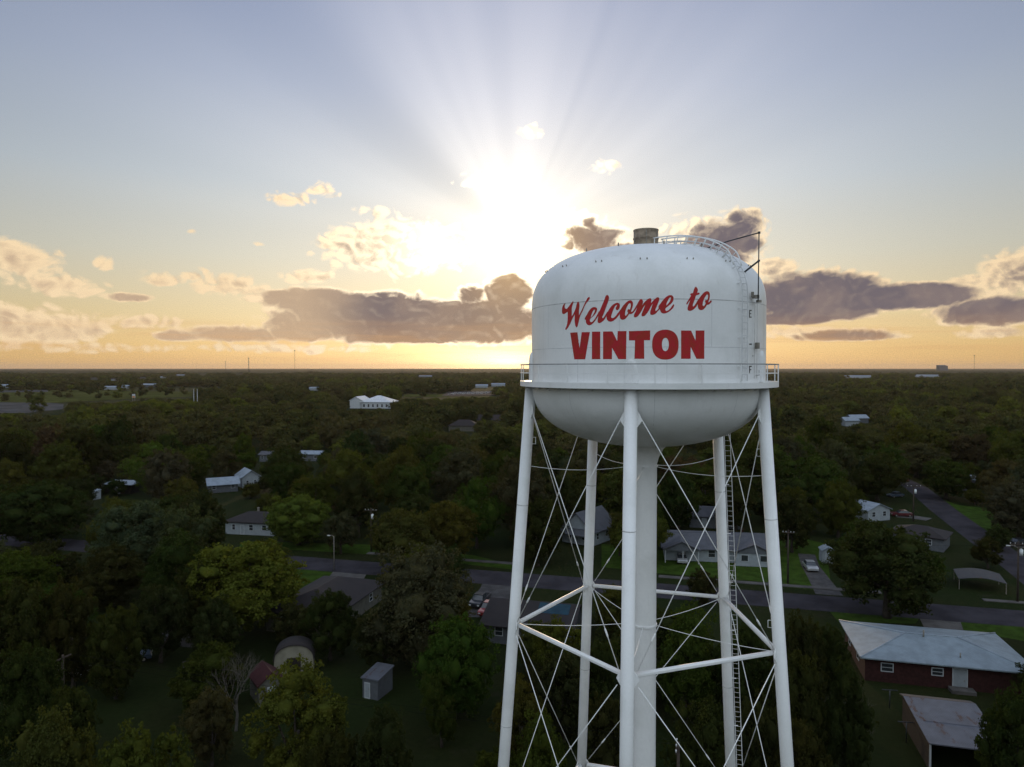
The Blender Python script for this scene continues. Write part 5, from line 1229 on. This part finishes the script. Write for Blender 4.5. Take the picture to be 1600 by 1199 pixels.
def inside(poly, x, y):
    c = False; n = len(poly)
    for i in range(n):
        a, b = poly[i], poly[(i + 1) % n]
        if (a.y > y) != (b.y > y) and x < (b.x - a.x) * (y - a.y) / (b.y - a.y) + a.x: c = not c
    return c
fill = []
step = 11.2; Y = 44.0
while Y < 760:
    sp = step if Y < 320 else 13.0
    X = -Y * .86 - 20
    while X < Y * .86 + 20:
        x, y = X + rng.uniform(-.42, .42) * sp, Y + rng.uniform(-.42, .42) * sp; X += sp
        h_ = (7.5 + 9.5 * rng.random() ** 1.2) * (1 + .18 * math.sin(x * .021 + 1.3) * math.sin(y * .017)); w_ = min(h_ + 1, 13.5) * rng.uniform(.9, 1.3)
        if (Vector((x, y, 0)) - tow).length < 15: continue
        if any(inside(f_, x, y) for f_ in fields) and rng.random() > .035: continue
        ok = False
        for k in (1.0, .72, .5):
            hh, ww = h_ * k, w_ * k; ok = True
            if not clear_of_roads(x, y, ww * .34): ok = False; continue
            if any((c.x - x) ** 2 + (c.y - y) ** 2 < (r_ + ww * .38) ** 2 for c, r_ in foot): ok = False; continue
            if any((a - x) ** 2 + (b - y) ** 2 < (.36 * (ww + w2)) ** 2 for a, b, w2 in trees[-90:] + trees[:62]): ok = False; continue
            cx, ty = PX((x, y, hh * .97)); by = PX((x, y, hh * .12))[1]; hw = ww / 2 / y * F * .92
            if any(y < d_ + 0 and cx + hw > x0 and cx - hw < x1 and by > y0 and ty < y1 for x0, y0, x1, y1, d_ in keep): ok = False; continue
            break
        if ok: fill.append((x, y, ww, hh)); trees.append((x, y, ww))
    Y += sp
for px, by, h_ in ((20, 611, 14), (46, 618, 11), (44, 627, 9), (78, 614, 15), (128, 613, 16), (145, 613, 14), (112, 612, 12), (190, 612, 12), (205, 611, 11), (222, 611, 14), (95, 624, 8), (8, 628, 9), (60, 646, 15), (236, 612, 10), (660, 620, 11), (28, 620, 8), (64, 622, 9), (88, 619, 12), (108, 622, 10), (138, 620, 12), (152, 623, 11), (168, 619, 9), (184, 623, 13), (206, 620, 10), (224, 622, 12), (250, 616, 12), (265, 621, 13), (286, 617, 11), (0, 614, 13), (34, 612, 10), (62, 611, 9), (160, 611, 10)):
    g_ = G(px, by); fill.append((g_.x, g_.y, h_ * 1.1, h_))
fill.sort(key=lambda t: t[1])
def in_view(x, y, w_, h_):
    cx, ty = PX((x, y, h_)); hw = w_ / 2 / y * F
    return -10 < cx + hw and cx - hw < 1610 and ty < 1205
tones = ['dark', 'dark', 'dark', 'green', 'green', 'grey', 'olive', 'olive', 'brown']
TL = {'dark': 'dark green', 'green': 'mid green', 'grey': 'grey-green', 'olive': 'olive-green', 'brown': 'brownish'}
def zone(x, y):
    px = PX((x, y, 8))[0]; sl = S0 + gx * 0; d_ = (Vector((x, y, 0)) - S0).dot(gy)
    if d_ < 0:
        if px < 330: return 'around the dark gardens at lower left'
        if px < 800: return 'between the tan barn and the street'
        if px < 1225: return 'on the near side of the street behind the tower legs'
        return 'near the brick ranch house'
    if px < 420: return 'in the near woods left of the white bungalow' if y < 175 else 'in the left woods towards the meadow'
    if px < 800: return 'just across the street left of the tower' if y < 175 else 'in the woods below the church'
    if px < 1225: return 'across the street behind the tower legs'
    return 'beside the side road on the right' if y < 190 else 'in the right-hand woods beyond the side road'
used = 0; forest = []
for (x, y, w_, h_) in fill:
    if used < 228 and in_view(x, y, w_, h_):
        tn = tones[int(rng.integers(0, 9))]; small = h_ < 7.5; z_ = zone(x, y)
        tree(x, y, w_, h_, tn, ('low ' if small else 'tall ' if h_ > 13 else '') + TL[tn] + ' tree ' + z_, 'trees ' + z_); used += 1
    else: forest.append((x, y, w_, h_))
# the far woods: one mass of instanced trees
for Y0, Y1, sp in ((760, 1500, 15.0), (1500, 3300, 20.0)):
    Y = Y0
    while Y < Y1:
        X = -Y * .84
        while X < Y * .84:
            x, y = X + rng.uniform(-.45, .45) * sp, Y + rng.uniform(-.45, .45) * sp; X += sp
            g_ = math.sin(x * .011 + 2) * math.sin(y * .0083 + x * .003) + .5 * math.sin(x * .031 + y * .023)
            h_ = (6.5 + 10 * rng.random()) * (1 + .22 * g_); w_ = sp * rng.uniform(.95, 1.35)
            if any(inside(f_, x, y) for f_ in fields) and rng.random() > .04: continue
            if any((c.x - x) ** 2 + (c.y - y) ** 2 < (r_ + 4) ** 2 for c, r_ in foot): continue
            cx, ty = PX((x, y, h_ * .97)); by = PX((x, y, h_ * .1))[1]; hw = w_ / 2 / y * F * .8
            if any(y < d_ and cx + hw > x0 and cx - hw < x1 and by > y0 and ty < y1 for x0, y0, x1, y1, d_ in keep):
                continue
            forest.append((x, y, w_, h_))
        Y += sp
    # thin belts of clearing keep the far woods from reading as one sheet
forest = np.array(forest)
def src_collection(name, meshes):
    c = bpy.data.collections.new(name)
    for k, me in enumerate(meshes): c.objects.link(bpy.data.objects.new('source_%02d' % k, me))
    return c
cols = [src_collection('mid_tree_sources', MIDT), src_collection('far_tree_sources', FART)]
def forest_object(name, pts, colx, nvar, label):
    me = bpy.data.meshes.new(name); n = len(pts); me.vertices.add(n)
    me.vertices.foreach_set('co', np.c_[pts[:, 0], pts[:, 1], np.full(n, -.15)].astype(np.float32).ravel())
    A = lambda nm, ty, dom, arr, fld: me.attributes.new(nm, ty, dom).data.foreach_set(fld, arr)
    A('variant', 'INT', 'POINT', rng.integers(0, nvar, n).astype(np.int32), 'value')
    A('turn', 'FLOAT', 'POINT', rng.uniform(0, 6.28, n).astype(np.float32), 'value')
    patch = .5 + .25 * np.sin(pts[:, 0] * .013 + pts[:, 1] * .004) * np.sin(pts[:, 1] * .011) + rng.normal(0, .24, n)
    A('hue', 'FLOAT', 'POINT', np.clip(patch, 0, 1).astype(np.float32), 'value')
    A('size', 'FLOAT_VECTOR', 'POINT', np.c_[pts[:, 2] / 12, pts[:, 2] / 12, pts[:, 3] / 12].astype(np.float32).ravel(), 'vector')
    me.update(); o = bpy.data.objects.new(name, me); COL.objects.link(o); tag(o, label, None, None, 'stuff')
    g = bpy.data.node_groups.new(name, 'GeometryNodeTree')
    g.interface.new_socket('Geometry', in_out='INPUT', socket_type='NodeSocketGeometry'); g.interface.new_socket('Geometry', in_out='OUTPUT', socket_type='NodeSocketGeometry')
    N = g.nodes.new; gi, go = N('NodeGroupInput'), N('NodeGroupOutput'); ci = N('GeometryNodeCollectionInfo'); ci.inputs[0].default_value = colx; ci.inputs[1].default_value = True; ci.inputs[2].default_value = True
    ip = N('GeometryNodeInstanceOnPoints'); ip.inputs['Pick Instance'].default_value = True
    def attr(nm, ty): a_ = N('GeometryNodeInputNamedAttribute'); a_.data_type = ty; a_.inputs[0].default_value = nm; return [s_ for s_ in a_.outputs if s_.enabled and s_.name == 'Attribute'][0]
    mp = N('GeometryNodeMeshToPoints'); g.links.new(gi.outputs[0], mp.inputs[0]); g.links.new(mp.outputs[0], ip.inputs['Points']); g.links.new(ci.outputs[0], ip.inputs['Instance'])
    g.links.new(attr('variant', 'INT'), ip.inputs['Instance Index']); g.links.new(attr('size', 'FLOAT_VECTOR'), ip.inputs['Scale'])
    cb = N('ShaderNodeCombineXYZ'); g.links.new(attr('turn', 'FLOAT'), cb.inputs[2]); g.links.new(cb.outputs[0], ip.inputs['Rotation'])
    st = N('GeometryNodeStoreNamedAttribute'); st.data_type = 'FLOAT'; st.domain = 'INSTANCE'; st.inputs['Name'].default_value = 'tint'
    g.links.new(ip.outputs[0], st.inputs[0]); g.links.new(attr('hue', 'FLOAT'), [s_ for s_ in st.inputs if s_.enabled and s_.name == 'Value'][0]); g.links.new(st.outputs[0], go.inputs[0])
    md = o.modifiers.new('scatter', 'NODES'); md.node_group = g; return o
mid = forest[forest[:, 1] < 760]; farp = forest[forest[:, 1] >= 760]
forest_object('woods', mid, cols[0], len(MIDT), 'continuous dark woodland beyond the near houses')
forest_object('far_woods', farp, cols[1], len(FART), 'far flat woodland reaching towards the horizon')
print('TREES', len(TREES), used, len(mid), len(farp))
# canopy beyond, out to the horizon
nx, ny = 420, 90; ys = 3250 * (28000 / 3250) ** (np.linspace(0, 1, ny)); V = []
for j, y in enumerate(ys):
    xs = np.linspace(-y * .9, y * .9, nx); V.append(np.c_[xs, np.full(nx, y), np.zeros(nx)])
V = np.array(V).reshape(-1, 3); V[:, 2] = 11.5 + rng.normal(0, 1.4, len(V)) + 3 * np.sin(V[:, 0] * .0031 + V[:, 1] * .001) * np.sin(V[:, 1] * .0017) + 2.0 * np.sin(V[:, 0] * .013); V[:nx, 2] = 0
V[:, 1] += np.repeat(np.r_[0, rng.uniform(-.2, .2, ny - 1)], nx) * 20
i = np.arange(nx - 1); rows = [np.c_[i + j * nx, i + 1 + j * nx, i + 1 + (j + 1) * nx, i + (j + 1) * nx] for j in range(ny - 1)]
mt = mat('far_canopy', (.048, .048, .024), 1.0, var=.45, scale=.02, spec=.02)
tag(link('horizon_woods', np_mesh('horizon_woods', V, np.concatenate(rows)), mt), 'unbroken treetops out to the horizon', None, None, 'stuff')

# ------------------------------------------------------------------ evening haze
q = MB(); q.box((0, 0, 87), (62000, 62000, 176)); hz = q.build('haze', None); tag(hz, 'thin warm evening haze over the whole plain', None, None, 'stuff')
hm = bpy.data.materials.new('haze_air'); hm.use_nodes = True; hn = hm.node_tree; hn.nodes.clear()
ho = hn.nodes.new('ShaderNodeOutputMaterial'); hv = hn.nodes.new('ShaderNodeVolumePrincipled'); hv.inputs['Density'].default_value = 2.6e-5
hv.inputs['Color'].default_value = (0.97, 0.82, 0.70, 1); hv.inputs['Anisotropy'].default_value = 0.45; hn.links.new(hv.outputs[0], ho.inputs['Volume']); hz.data.materials.append(hm)
